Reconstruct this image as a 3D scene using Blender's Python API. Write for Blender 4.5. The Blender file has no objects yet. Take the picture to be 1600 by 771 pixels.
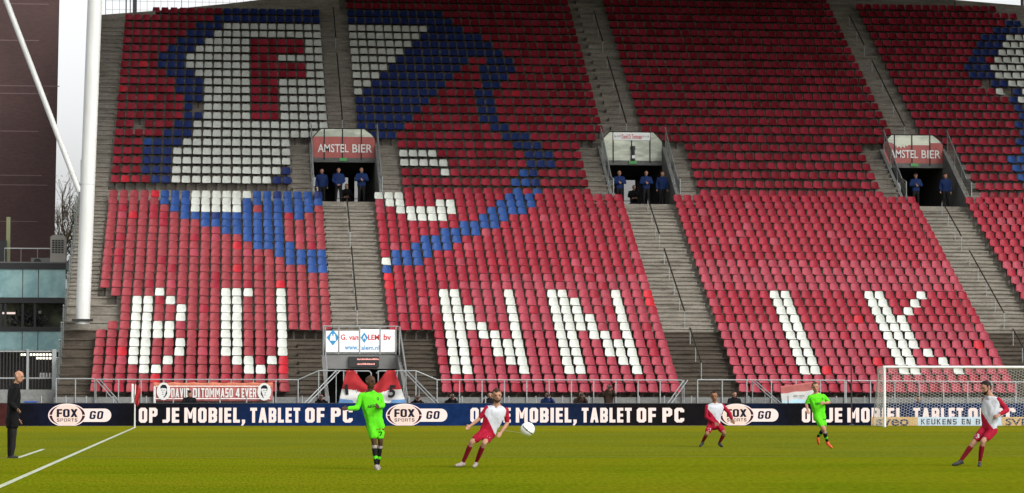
import bpy, bmesh, math, random
from mathutils import Vector, Matrix, noise
from mathutils.bvhtree import BVHTree
R = math.radians
random.seed(7)
scene = bpy.context.scene
COL = scene.collection

# ------------------------------------------------------------------ camera
FPX, CX, CY, CAMH = 4230.0, 800.0, 385.5, 1.539
YAW, PITCH, ROLL = 0.10611, 0.05254, 0.00087
_F = Vector((math.sin(YAW)*math.cos(PITCH), math.cos(YAW)*math.cos(PITCH), math.sin(PITCH)))
_R0 = Vector((math.cos(YAW), -math.sin(YAW), 0)); _U0 = _R0.cross(_F)
_R = _R0*math.cos(ROLL)+_U0*math.sin(ROLL); _U = _U0*math.cos(ROLL)-_R0*math.sin(ROLL)
cam_d = bpy.data.cameras.new('camera'); cam = bpy.data.objects.new('camera', cam_d); COL.objects.link(cam)
cam.matrix_world = Matrix(((_R.x,_U.x,-_F.x,0),(_R.y,_U.y,-_F.y,0),(_R.z,_U.z,-_F.z,CAMH),(0,0,0,1)))
cam_d.sensor_width = 36; cam_d.sensor_fit = 'HORIZONTAL'; cam_d.lens = 36*FPX/1600
cam_d.clip_start = 0.5; cam_d.clip_end = 5000
scene.camera = cam
def ray(px, py): return _F+_R*((px-CX)/FPX)-_U*((py-CY)/FPX)
def atY(px, py, Y):
    r = ray(px, py); t = Y/r.y; return Vector((r.x*t, Y, CAMH+r.z*t))
def ground(px, py, z=0.0):
    r = ray(px, py); t = (z-CAMH)/r.z; return Vector((r.x*t, r.y*t, z))

# ------------------------------------------------------------------ world, sun, exposure
SUN_EL, SUN_AZ = R(40), R(143)
w = bpy.data.worlds.new('World'); scene.world = w; w.use_nodes = True
nt = w.node_tree; bg = nt.nodes['Background']
sky = nt.nodes.new('ShaderNodeTexSky'); sky.sky_type = 'NISHITA'; sky.sun_disc = False
sky.sun_elevation = SUN_EL; sky.sun_rotation = SUN_AZ; sky.air_density = 1.0; sky.dust_density = 4.0; sky.ozone_density = 1.0
hs = nt.nodes.new('ShaderNodeHueSaturation'); hs.inputs['Saturation'].default_value = 0.10
nt.links.new(sky.outputs[0], hs.inputs['Color']); nt.links.new(hs.outputs[0], bg.inputs[0])
bg.inputs[1].default_value = 0.15
sd = bpy.data.lights.new('sun', 'SUN'); sd.energy = 0.75; sd.angle = R(18); sd.color = (1, .95, .87)
sun = bpy.data.objects.new('sun', sd); COL.objects.link(sun)
sv = Vector((math.sin(SUN_AZ)*math.cos(SUN_EL), math.cos(SUN_AZ)*math.cos(SUN_EL), math.sin(SUN_EL)))
sun.rotation_euler = sv.to_track_quat('Z', 'Y').to_euler(); sun.location = (40, -60, 80)
vs = scene.view_settings; vs.view_transform = 'Standard'; vs.look = 'None'; vs.gamma = 1; vs.use_curve_mapping = False
vs.exposure = 0.80

# ------------------------------------------------------------------ materials
MATS = {}
def mat(name, col, rough=.6, metal=0, spec=.5, emit=0, emcol=None, var=0, scale=6, bump=0, bscale=60, alpha=1, trans=0, col2=None, lo=.35, hi=.7, stretch=None, coord='Object', sheen=0):
    m = bpy.data.materials.new(name); m.use_nodes = True; MATS[name] = m
    t = m.node_tree; b = t.nodes['Principled BSDF']
    b.inputs['Base Color'].default_value = (*col, 1); b.inputs['Roughness'].default_value = rough
    b.inputs['Metallic'].default_value = metal; b.inputs['Specular IOR Level'].default_value = spec
    b.inputs['Alpha'].default_value = alpha; b.inputs['Transmission Weight'].default_value = trans
    if emit:
        b.inputs['Emission Color'].default_value = (*(emcol or col), 1); b.inputs['Emission Strength'].default_value = emit
    if var or bump or col2:
        tc = t.nodes.new('ShaderNodeTexCoord'); src = tc.outputs[coord]
        if stretch:
            mp = t.nodes.new('ShaderNodeMapping'); mp.inputs['Scale'].default_value = stretch
            t.links.new(src, mp.inputs[0]); src = mp.outputs[0]
        n = t.nodes.new('ShaderNodeTexNoise'); n.inputs['Scale'].default_value = scale; n.inputs['Detail'].default_value = 6
        n.inputs['Roughness'].default_value = .65
        t.links.new(src, n.inputs['Vector'])
        if var or col2:
            rp = t.nodes.new('ShaderNodeValToRGB')
            c2 = col2 or tuple(c*(1-var) for c in col)
            rp.color_ramp.elements[0].position = lo; rp.color_ramp.elements[1].position = hi
            rp.color_ramp.elements[0].color = (*c2, 1)
            rp.color_ramp.elements[1].color = (*(col if col2 else tuple(min(1, c*(1+var)) for c in col)), 1)
            t.links.new(n.outputs[0], rp.inputs[0]); t.links.new(rp.outputs[0], b.inputs['Base Color'])
        if bump:
            n2 = t.nodes.new('ShaderNodeTexNoise'); n2.inputs['Scale'].default_value = bscale; n2.inputs['Detail'].default_value = 4
            t.links.new(src, n2.inputs['Vector'])
            bp = t.nodes.new('ShaderNodeBump'); bp.inputs['Strength'].default_value = bump; bp.inputs['Distance'].default_value = .02
            t.links.new(n2.outputs[0], bp.inputs['Height']); t.links.new(bp.outputs[0], b.inputs['Normal'])
    return m
M = MATS
# seats
def seat_mat(name, col, rough=.5, spec=.16, var=.14):
    """weathered plastic: the tint drifts from seat to seat and over each shell"""
    m = mat(name, col, rough, spec=spec); t = m.node_tree; p = t.nodes['Principled BSDF']; g = t.nodes.new('ShaderNodeNewGeometry')
    fac = []
    for sc in (.9, 7.0):
        n = t.nodes.new('ShaderNodeTexNoise'); n.inputs['Scale'].default_value = sc; n.inputs['Detail'].default_value = 4; t.links.new(g.outputs['Position'], n.inputs['Vector'])
        r = t.nodes.new('ShaderNodeMapRange'); r.inputs['From Min'].default_value = .3; r.inputs['From Max'].default_value = .7; r.inputs['To Min'].default_value = 1-var; r.inputs['To Max'].default_value = 1+var
        t.links.new(n.outputs[0], r.inputs['Value']); fac.append(r.outputs[0])
    mu = t.nodes.new('ShaderNodeMath'); mu.operation = 'MULTIPLY'; t.links.new(fac[0], mu.inputs[0]); t.links.new(fac[1], mu.inputs[1])
    vm = t.nodes.new('ShaderNodeVectorMath'); vm.operation = 'SCALE'; vm.inputs[0].default_value = col; t.links.new(mu.outputs[0], vm.inputs['Scale'])
    t.links.new(vm.outputs[0], p.inputs['Base Color'])
seat_mat('seat_red_deep', (.165, .006, .014))
seat_mat('seat_red', (.225, .012, .025))
seat_mat('seat_red_dusty', (.215, .030, .038))
seat_mat('seat_red_faded', (.250, .032, .050))
seat_mat('seat_red_bright', (.36, .012, .022))
seat_mat('seat_white', (.45, .47, .43), .55, .2, .10)
seat_mat('seat_blue', (.015, .052, .190))
seat_mat('seat_navy', (.009, .021, .098))  # darker blue, mainly upper tier; shade there partly put into the colour
mat('seat_tag_glint', (.75, .75, .72), .4)  # white number tag, doubling as a painted glint on the shell
SEATM = ['seat_red_deep', 'seat_red', 'seat_red_dusty', 'seat_red_faded', 'seat_red_bright', 'seat_white', 'seat_blue', 'seat_navy']
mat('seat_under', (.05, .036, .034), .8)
# concrete with streaks and dirt
def concrete(name, c1, c2, c3, sc=.35):
    m = bpy.data.materials.new(name); m.use_nodes = True; MATS[name] = m
    t = m.node_tree; b = t.nodes['Principled BSDF']; b.inputs['Roughness'].default_value = .85; b.inputs['Specular IOR Level'].default_value = .25
    g = t.nodes.new('ShaderNodeNewGeometry')
    mp = t.nodes.new('ShaderNodeMapping'); mp.inputs['Scale'].default_value = (sc, sc*3, sc*6); t.links.new(g.outputs['Position'], mp.inputs[0])
    n = t.nodes.new('ShaderNodeTexNoise'); n.inputs['Scale'].default_value = 2; n.inputs['Detail'].default_value = 8; n.inputs['Roughness'].default_value = .7
    t.links.new(mp.outputs[0], n.inputs['Vector'])
    r = t.nodes.new('ShaderNodeValToRGB'); e = r.color_ramp.elements
    e[0].position = .33; e[0].color = (*c3, 1); e[1].position = .68; e[1].color = (*c1, 1)
    k = e.new(.5); k.color = (*c2, 1)
    t.links.new(n.outputs[0], r.inputs[0])
    n2 = t.nodes.new('ShaderNodeTexNoise'); n2.inputs['Scale'].default_value = 9; n2.inputs['Detail'].default_value = 5
    t.links.new(g.outputs['Position'], n2.inputs['Vector'])
    mx = t.nodes.new('ShaderNodeMix'); mx.data_type = 'RGBA'; mx.blend_type = 'MULTIPLY'; mx.inputs[0].default_value = .55
    t.links.new(r.outputs[0], mx.inputs[6]); t.links.new(n2.outputs[0], mx.inputs[7])
    t.links.new(mx.outputs[2], b.inputs['Base Color'])
    bp = t.nodes.new('ShaderNodeBump'); bp.inputs['Strength'].default_value = .35; bp.inputs['Distance'].default_value = .015
    t.links.new(n2.outputs[0], bp.inputs['Height']); t.links.new(bp.outputs[0], b.inputs['Normal'])
    return m
concrete('concrete', (.35, .32, .27), (.265, .24, .20), (.15, .13, .105))
concrete('concrete_step', (.36, .33, .28), (.27, .245, .205), (.15, .132, .108))
concrete('concrete_wet', (.13, .108, .082), (.085, .069, .052), (.045, .036, .026))
concrete('concrete_wall', (.25, .255, .245), (.21, .215, .205), (.15, .15, .145), .15)
mat('steel', (.27, .285, .285), .5, .35, var=.12, scale=20)
mat('steel_dark', (.028, .027, .026), .6, .1, spec=.2)
mat('bronze_rail', (.030, .024, .018), .6, .2, spec=.2)
mat('white_paint', (.55, .56, .545), .4, var=.09, scale=1.5, stretch=(1, 1, .25))
mat('glass_fence', (.13, .16, .155), .2, spec=.4, alpha=.5)
mat('dirty_glass', (.62, .62, .42), .3, alpha=.35)
mat('portal_glass', (.62, .66, .52), .12, spec=.6, col2=(.34, .38, .30), scale=.7, stretch=(1, 1, 3), lo=.42, hi=.6)
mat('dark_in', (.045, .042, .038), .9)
mat('corridor', (.12, .11, .10), .9)
mat('amstel_red', (.42, .085, .075), .45, var=.1, scale=3)
mat('sign_white', (.78, .79, .80), .45, var=.03, scale=4)
mat('text_white', (.80, .78, .76), .5)
mat('text_red', (.50, .02, .03), .5)
mat('text_blue', (.02, .22, .45), .5)
mat('text_dark', (.015, .015, .03), .5)
mat('exit_green', (.05, .30, .07), .4, emit=.04)
mat('black', (.012, .012, .013), .5)
mat('grey_panel', (.15, .15, .145), .6, var=.1, scale=3)
mat('roof_underside', (.07, .07, .07), .8)

# ------------------------------------------------------------------ helpers
class MB:
    def __init__(s): s.v = []; s.f = []; s.mi = []; s.cur = 0
    def add(s, vs, fs):
        o = len(s.v); s.v += [tuple(p) for p in vs]
        for f in fs: s.f.append(tuple(o+i for i in f)); s.mi.append(s.cur)
    def box(s, x0, x1, y0, y1, z0, z1):
        s.add([(x0,y0,z0),(x1,y0,z0),(x1,y1,z0),(x0,y1,z0),(x0,y0,z1),(x1,y0,z1),(x1,y1,z1),(x0,y1,z1)],
              [(3,2,1,0),(4,5,6,7),(0,1,5,4),(1,2,6,5),(2,3,7,6),(3,0,4,7)])
    def tube(s, pts, r, n=8, cap=True):
        pts = [Vector(p) for p in pts]; rs = r if isinstance(r, (list, tuple)) else [r]*len(pts)
        o = len(s.v)
        for i, p in enumerate(pts):
            d = (pts[min(i+1, len(pts)-1)]-pts[max(i-1, 0)]).normalized()
            a = d.cross(Vector((0,0,1)) if abs(d.z) < .95 else Vector((1,0,0))).normalized(); b = d.cross(a)
            for k in range(n):
                t = 2*math.pi*k/n; s.v.append(tuple(p+(a*math.cos(t)+b*math.sin(t))*rs[i]))
        for i in range(len(pts)-1):
            for k in range(n):
                s.f.append((o+i*n+k, o+i*n+(k+1)%n, o+(i+1)*n+(k+1)%n, o+(i+1)*n+k)); s.mi.append(s.cur)
        if cap:
            s.f.append(tuple(o+k for k in range(n))); s.mi.append(s.cur)
            s.f.append(tuple(o+(len(pts)-1)*n+k for k in reversed(range(n)))); s.mi.append(s.cur)
    def prism_x(s, prof, x0, x1):            # profile in (y,z) extruded along x
        n = len(prof)
        s.add([(x0,y,z) for y,z in prof]+[(x1,y,z) for y,z in prof],
              [tuple(range(n)), tuple(range(2*n-1, n-1, -1))]+[(i, n+i, n+(i+1)%n, (i+1)%n) for i in range(n)])
    def prism_y(s, prof, y0, y1):            # profile in (x,z) extruded along y
        n = len(prof)
        s.add([(x,y0,z) for x,z in prof]+[(x,y1,z) for x,z in prof],
              [tuple(range(n)), tuple(range(2*n-1, n-1, -1))]+[(i, (i+1)%n, n+(i+1)%n, n+i) for i in range(n)])
    def mesh(s, name, mats, smooth=False):
        me = bpy.data.meshes.new(name); me.from_pydata(s.v, [], s.f)
        for m in (mats if isinstance(mats, (list, tuple)) else [mats]): me.materials.append(M[m] if isinstance(m, str) else m)
        if isinstance(mats, (list, tuple)): me.polygons.foreach_set('material_index', s.mi)
        if smooth: me.polygons.foreach_set('use_smooth', [True]*len(me.polygons))
        bm = bmesh.new(); bm.from_mesh(me); bmesh.ops.recalc_face_normals(bm, faces=bm.faces); bm.to_mesh(me); bm.free()
        me.update(); return me
    def build(s, name, mats, parent=None, smooth=False):
        return link(name, s.mesh(name, mats, smooth), parent)
def link(name, data, parent=None):
    o = bpy.data.objects.new(name, data); COL.objects.link(o)
    if parent is not None:
        o.parent = parent
        if parent.get('_w'): o.matrix_parent_inverse = Matrix.Translation(Vector(parent['_w'])).inverted()
    return o
def tag(o, label, cat, group=None):
    o['label'] = label; o['category'] = cat
    if group: o['group'] = group
    return o
def thing(name, label, cat, loc=(0,0,0), group=None):
    """An Empty at the thing's base; parts are built in world coordinates and parented with the offset undone."""
    o = bpy.data.objects.new(name, None); COL.objects.link(o); o.location = loc; o.empty_display_size = .2
    o['_w'] = tuple(loc); return tag(o, label, cat, group)
def part_empty(name, parent):
    o = bpy.data.objects.new(name, None); COL.objects.link(o); o.parent = parent
    if parent.get('_w'): o.matrix_parent_inverse = Matrix.Translation(Vector(parent['_w'])).inverted()
    return o
def struct(o): o['kind'] = 'structure'; return o
TMP = bpy.data.scenes.new('scratch')
def evaluated_mesh(o):
    TMP.collection.objects.link(o); vl = TMP.view_layers[0]; vl.update()
    me = bpy.data.meshes.new_from_object(o.evaluated_get(vl.depsgraph)); bpy.data.objects.remove(o); return me
def text_mesh(txt, bold=.0, extrude=.002, space=1.0):
    cu = bpy.data.curves.new('t', 'FONT'); cu.body = txt; cu.offset = bold; cu.extrude = extrude; cu.space_character = space
    cu.resolution_u = 3; cu.fill_mode = 'BOTH' if hasattr(cu, 'fill_mode') else cu.fill_mode
    me = evaluated_mesh(bpy.data.objects.new('t', cu)); bpy.data.curves.remove(cu)
    xs = [v.co.x for v in me.vertices]; ys = [v.co.y for v in me.vertices]
    return me, min(xs), max(xs), min(ys), max(ys)
def text_on(name, txt, x0, x1, z0, z1, y, m, parent, bold=.0, shear=0, space=1.0, base=None, depth=.004):
    """Text facing -Y filling the rectangle x0..x1, z0..z1 on the plane y."""
    me, a, b, c, d = text_mesh(txt, bold, .002, space)
    if base is not None: c, d = 0.0, base
    for v in me.vertices:
        zz = z0+(v.co.y-c)/(d-c)*(z1-z0)
        v.co = Vector((x0+(v.co.x-a)/(b-a)*(x1-x0)+shear*(zz-z0), y-(depth if v.co.z > 0 else 0), zz))
    me.materials.clear(); me.materials.append(M[m]); me.name = name
    return link(name, me, parent)
def block_text(name, txt, x0, x1, z0, z1, y, m, parent, t=.23, shear=0, gap=.13, depth=.003):
    """Condensed square-shouldered capitals made of strokes, filling x0..x1, z0..z1 on the plane y."""
    H_, W1 = 1.0, .56
    def ring(w_, za, zb, keep='lrtb', ch=.13):
        o = [(ch, za), (w_-ch, za), (w_, za+ch), (w_, zb-ch), (w_-ch, zb), (ch, zb), (0, zb-ch), (0, za+ch)]; q = ch*.35
        n = [(t+q, za+t*.9), (w_-t-q, za+t*.9), (w_-t, za+t*.9+q), (w_-t, zb-t*.9-q), (w_-t-q, zb-t*.9), (t+q, zb-t*.9), (t, zb-t*.9-q), (t, za+t*.9+q)]
        return [[o[i], o[(i+1) % 8], n[(i+1) % 8], n[i]] for i in range(8)]
    def rect(a, c, d, e): return [[(a, d), (c, d), (c, e), (a, e)]]
    def diag(a, c, d, e, k=1.12): return [[(a, d), (a+t*k, d), (c+t*k, e), (c, e)]]
    def glyph(c):
        w_ = W1
        if c == 'O' or c == '0': return w_, ring(w_, 0, 1)
        if c == 'D': return w_, ring(w_, 0, 1)+rect(0, t, 0, 1)
        if c == 'P': return w_, rect(0, t, 0, 1)+ring(w_, .40, 1)[1:5]+rect(t, w_-.13, 1-t*.9, 1)+rect(t, w_-.13, .40, .40+t*.9)
        if c == 'R': return w_, rect(0, t, 0, 1)+ring(w_, .40, 1)[1:5]+rect(t, w_-.13, 1-t*.9, 1)+rect(t, w_-.13, .40, .40+t*.9)+[[(w_-t, 0), (w_, 0), (w_-.06, .42), (w_-t-.1, .42)]]
        if c == 'B': return w_, rect(0, t, 0, 1)+ring(w_, .42, 1)[1:5]+ring(w_, 0, .58)[1:5]+rect(t, w_-.13, 1-t*.9, 1)+rect(t, w_-.13, 0, t*.9)+rect(t, w_-.13, .41, .59)
        if c == 'J': return .46, rect(.46-t, .46, .12, 1)+[[(0, 0), (.46-.13, 0), (.46, .13), (.46-t, .2), (0, .2)]]
        if c == 'E': return .46, rect(0, t, 0, 1)+rect(t, .46, 0, .2)+rect(t, .44, .4, .6)+rect(t, .46, .8, 1)
        if c == 'F': return .46, rect(0, t, 0, 1)+rect(t, .44, .38, .58)+rect(t, .46, .8, 1)
        if c == 'L': return .44, rect(0, t, 0, 1)+rect(t, .44, 0, .2)
        if c == 'I': return t, rect(0, t, 0, 1)
        if c == 'T': return .50, rect(.25-t/2, .25+t/2, 0, .8)+rect(0, .5, .8, 1)
        if c == 'C' or c == 'G':
            r_ = ring(w_, 0, 1); r_ = [r_[0], r_[4], r_[5], r_[6], r_[7], r_[1], r_[3]]+rect(w_-t, w_, .70, .87)+rect(w_-t, w_, .13, .30 if c == 'C' else .42)
            if c == 'G': r_ += rect(w_*.5, w_, .40, .56)
            return w_, r_
        if c == 'M': return .78, rect(0, t, 0, 1)+rect(.78-t, .78, 0, 1)+[[(t-.02, 1), (.39-t*.42, .28), (.39+t*.42, .28), (.39, .62)], [(.78-t+.02, 1), (.39, .62), (.39+t*.42, .28)], [(t-.02, 1), (.39, .62), (.39-t*.42, .28)]]
        if c == 'N': return .58, rect(0, t, 0, 1)+rect(.58-t, .58, 0, 1)+[[(t-.06, 1), (.58-t-.12, 0), (.58-t+.06, 0), (t+.10, 1)]]
        if c == 'K': return .56, rect(0, t, 0, 1)+[[(t-.02, .42), (t-.02, .66), (.56-t, 1), (.56, 1)], [(t, .6), (t+.1, .68), (.56, 0), (.56-t*1.1, 0)]]
        if c == 'U': return w_, rect(0, t, .13, 1)+rect(w_-t, w_, .13, 1)+[[(0, .13), (.13, 0), (w_-.13, 0), (w_, .13), (w_-t, .2), (t, .2)]]
        if c == 'A': return .62, diag(0, .31-t*.52, 0, 1, 1.0)+[[(.62, 0), (.62-t, 0), (.31-t*.48, 1), (.31+t*.52, 1)]]+rect(.18, .44, .2, .37)
        if c == 'V': return .58, diag(.29-t*.5, 0, 0, 1, 1.0)+diag(.29-t*.5, .58-t, 0, 1, 1.0)
        if c == 'X': return .60, diag(0, .60-t*1.1, 0, 1, 1.1)+diag(.60-t*1.1, 0, 0, 1, 1.1)
        if c == 'S': return .52, rect(0, .50, 0, .2)+rect(0, .52, .41, .6)+rect(.02, .52, .8, 1)+rect(0, t, .55, .88)+rect(.52-t, .52, .12, .46)
        if c == '4': return .56, rect(.30, .30+t, 0, 1)+rect(0, .56, .2, .37)+diag(0, .26, .3, 1, .9)
        if c == ',': return t, [[(.02, 0), (t, 0), (t, .2), (0, .2)], [(-.04, -.2), (.08, -.2), (t, 0), (.04, 0)]]
        return .30, []
    x = 0; polys = []
    for c in txt:
        w_, ps = glyph(c); polys += [[(x+px, pz) for px, pz in p] for p in ps]; x += w_+gap
    tot = x-gap; mb = MB()
    for k, p in enumerate(polys): mb.prism_y([(x0+px/tot*(x1-x0)+shear*pz*(z1-z0), z0+pz*(z1-z0)) for px, pz in p], y-depth-.0002*(k % 7), y)
    return mb.build(name, m, parent)
def ellipse(cx, cz, rx, rz, n=40): return [(cx+rx*math.cos(2*math.pi*i/n), cz+rz*math.sin(2*math.pi*i/n)) for i in range(n)]

# ------------------------------------------------------------------ rows of the stand
SP = .5; X0C = .10066
def colx(c): return X0C+c*SP
LS = .997
def rowU(i): return 151.84588-i*.90163, 22.00981-i*.54857
def rowL(i):
    Y, Z = 134.34331-i*.71876, 11.30922-i*.39719
    return Y*LS, CAMH+(Z-CAMH)*LS
SEAT_H = .80
def row(k, i): return rowU(i) if k == 'U' else rowL(i)
def floorz(k, i): return row(k, i)[1]-SEAT_H
def backy(k, i): return row(k, i)[0]+.14
CENT = (12, 42, 72)                      # aisle centres (columns)
UTOP, UBOT, LBOT = -6, 19, 24

# ------------------------------------------------------------------ ground, pitch, lines
GL, TX = 108.30, -3.47                    # goal line (Y) and touchline (X)
GC = TX+34.0
mat('paving', (.16, .155, .15), .9, var=.15, scale=.8, coord='Generated')
b = MB(); b.box(-900, 900, -300, 1500, -.30, -.012); struct(b.build('ground', 'paving'))
def grass_mat():
    m = bpy.data.materials.new('grass'); m.use_nodes = True; M['grass'] = m
    t = m.node_tree; p = t.nodes['Principled BSDF']; p.inputs['Roughness'].default_value = .9; p.inputs['Specular IOR Level'].default_value = .0
    g = t.nodes.new('ShaderNodeNewGeometry')
    sx = t.nodes.new('ShaderNodeSeparateXYZ'); t.links.new(g.outputs['Position'], sx.inputs[0])
    ms = t.nodes.new('ShaderNodeMath'); ms.operation = 'MULTIPLY'; ms.inputs[1].default_value = math.pi/5.5; t.links.new(sx.outputs['Y'], ms.inputs[0])
    sn = t.nodes.new('ShaderNodeMath'); sn.operation = 'SINE'; t.links.new(ms.outputs[0], sn.inputs[0])
    st = t.nodes.new('ShaderNodeMapRange'); st.inputs['From Min'].default_value = -.25; st.inputs['From Max'].default_value = .25; t.links.new(sn.outputs[0], st.inputs['Value'])
    n1 = t.nodes.new('ShaderNodeTexNoise'); n1.inputs['Scale'].default_value = .35; n1.inputs['Detail'].default_value = 5; t.links.new(g.outputs['Position'], n1.inputs['Vector'])
    mp = t.nodes.new('ShaderNodeMapping'); mp.inputs['Scale'].default_value = (16, 1.2, 1); t.links.new(g.outputs['Position'], mp.inputs[0])
    n2 = t.nodes.new('ShaderNodeTexNoise'); n2.inputs['Scale'].default_value = 1.4; n2.inputs['Detail'].default_value = 8; n2.inputs['Roughness'].default_value = .75; t.links.new(mp.outputs[0], n2.inputs['Vector'])
    def mix(a, c, f, blend='MIX'):
        x = t.nodes.new('ShaderNodeMix'); x.data_type = 'RGBA'; x.blend_type = blend
        for s, val in ((6, a), (7, c)):
            if isinstance(val, tuple): x.inputs[s].default_value = (*val, 1)
            else: t.links.new(val, x.inputs[s])
        if isinstance(f, float): x.inputs[0].default_value = f
        else: t.links.new(f, x.inputs[0])
        return x.outputs[2]
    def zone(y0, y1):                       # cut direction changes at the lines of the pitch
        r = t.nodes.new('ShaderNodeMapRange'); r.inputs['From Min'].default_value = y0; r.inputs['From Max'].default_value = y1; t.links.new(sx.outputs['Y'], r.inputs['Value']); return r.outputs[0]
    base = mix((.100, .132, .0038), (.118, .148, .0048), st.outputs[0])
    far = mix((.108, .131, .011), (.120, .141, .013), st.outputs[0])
    base = mix(base, far, zone(60.5, 62.5)); base = mix(base, (.178, .176, .010), zone(93, 101))  # far strip by the boards also has glow and sunlight put into its colour
    n1r = t.nodes.new('ShaderNodeMapRange'); n1r.inputs['From Min'].default_value = .35; n1r.inputs['From Max'].default_value = .75; t.links.new(n1.outputs[0], n1r.inputs['Value'])
    base = mix(base, (.140, .142, .006), n1r.outputs[0])
    r2 = t.nodes.new('ShaderNodeValToRGB'); r2.color_ramp.elements[0].position = .32; r2.color_ramp.elements[0].color = (.52, .54, .5, 1)
    r2.color_ramp.elements[1].position = .66; r2.color_ramp.elements[1].color = (1.28, 1.26, 1.2, 1); t.links.new(n2.outputs[0], r2.inputs[0])
    base = mix(base, r2.outputs[0], 1.0, 'MULTIPLY')
    t.links.new(base, p.inputs['Base Color'])
    n3 = t.nodes.new('ShaderNodeTexNoise'); n3.inputs['Scale'].default_value = 14; n3.inputs['Detail'].default_value = 6; t.links.new(g.outputs['Position'], n3.inputs['Vector'])
    bp = t.nodes.new('ShaderNodeBump'); bp.inputs['Strength'].default_value = .5; bp.inputs['Distance'].default_value = .03
    t.links.new(n3.outputs[0], bp.inputs['Height']); t.links.new(bp.outputs[0], p.inputs['Normal'])
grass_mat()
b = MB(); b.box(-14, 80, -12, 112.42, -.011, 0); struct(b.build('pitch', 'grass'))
def line_mat(name, cov):
    m = bpy.data.materials.new(name); m.use_nodes = True; M[name] = m
    t = m.node_tree; p = t.nodes['Principled BSDF']; p.inputs['Roughness'].default_value = .8
    g = t.nodes.new('ShaderNodeNewGeometry'); n = t.nodes.new('ShaderNodeTexNoise'); n.inputs['Scale'].default_value = 7; n.inputs['Detail'].default_value = 6
    t.links.new(g.outputs['Position'], n.inputs['Vector'])
    r = t.nodes.new('ShaderNodeValToRGB'); r.color_ramp.elements[0].position = cov-.14; r.color_ramp.elements[1].position = cov+.14
    r.color_ramp.elements[0].color = (.15, .17, .03, 1); r.color_ramp.elements[1].color = (.40, .44, .32, 1)
    t.links.new(n.outputs[0], r.inputs[0]); t.links.new(r.outputs[0], p.inputs['Base Color'])
line_mat('line_fresh', .38); line_mat('line_worn', .66)
def pline(pts, wd, m, name='pitch_line'):
    mb = MB(); n = len(pts)
    L = []
    for i, p in enumerate(pts):
        a, c = Vector(pts[max(i-1, 0)]), Vector(pts[min(i+1, n-1)]); d = (c-a).normalized(); nrm = Vector((-d.y, d.x))*wd/2
        L.append((p[0]+nrm.x, p[1]+nrm.y)); L.append((p[0]-nrm.x, p[1]-nrm.y))
    mb.add([(x, y, .004) for x, y in L], [(2*i, 2*i+1, 2*i+3, 2*i+2) for i in range(n-1)])
    return struct(mb.build(name, m))
pline([(TX, -10), (TX, GL)], .115, 'line_fresh')
pline([(TX+.09, GL), (TX+68, GL)], .10, 'line_worn')
pline([(TX+.09, 61.0), (TX+68, 61.0)], .10, 'line_worn')
for sx in (-1, 1): pline([(GC+sx*20.16, GL-16.55), (GC+sx*20.16, GL-.08)], .12, 'line_worn')
pline([(GC-20.2, GL-16.5), (GC+20.2, GL-16.5)], .10, 'line_worn')
for sx in (-1, 1): pline([(GC+sx*9.16, GL-5.4), (GC+sx*9.16, GL-.08)], .10, 'line_worn')
pline([(GC-9.2, GL-5.5), (GC+9.2, GL-5.5)], .10, 'line_worn')
pline([(-4.52, 61.0), (-4.52, 69.8)], .11, 'line_fresh')
pline([(-8, 60.9), (-4.47, 60.9)], .11, 'line_fresh')
pline([(TX+math.cos(a*math.pi/16), GL-.06-math.sin(a*math.pi/16)) for a in range(0, 9)][1:], .08, 'line_worn')

# ------------------------------------------------------------------ the grandstand
ST = thing('grandstand', 'tall raked concrete stand behind the goal with seat blocks, aisles and portals', 'grandstand', (16, 117, 0))
XL, XR = colx(-14.4), colx(96)
PW = 3.55                                     # half width of a portal in columns
def cuts(k, i):
    """free x intervals of a terrace row"""
    holes = []
    if k == 'U' and i >= 14: holes = [(c-PW, c+PW) for c in CENT]
    if k == 'L' and i >= 18: holes = [(12-PW, 12+PW)]
    x = XL; out = []
    xr = XR
    lo = XL
    if k == 'U' and i < -1: lo = colx({-2: -8.8}.get(i, 11.0))
    x = lo
    for a, c in holes: out.append((x, colx(a))); x = colx(c)
    if k == 'U' and i < -3: xr = colx({-4: 91.0, -5: 83, -6: 76}[i])
    out.append((x, xr)); return out
def terrace(k, i, front, z0):
    mb = MB()
    for a, c in cuts(k, i): mb.box(a, c, front, backy(k, i), z0, floorz(k, i)-.07); mb.box(a, c, front-.045, backy(k, i)-.001, floorz(k, i)-.0695, floorz(k, i))
    wet = k == 'L' and i >= 16
    mb.build('terrace_step', 'concrete_wet' if wet else 'concrete', ST)
for i in range(UTOP, UBOT+1):
    front = backy('U', i+1) if i < UBOT else backy('L', 0)+.001
    terrace('U', i, front, floorz('U', i)-.75)
for i in range(0, LBOT+1):
    front = backy('L', i+1) if i < LBOT else backy('L', LBOT)-.95
    terrace('L', i, front, max(0, floorz('L', i)-.6))
FY = backy('L', LBOT)-.95                     # front face of the stand
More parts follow.
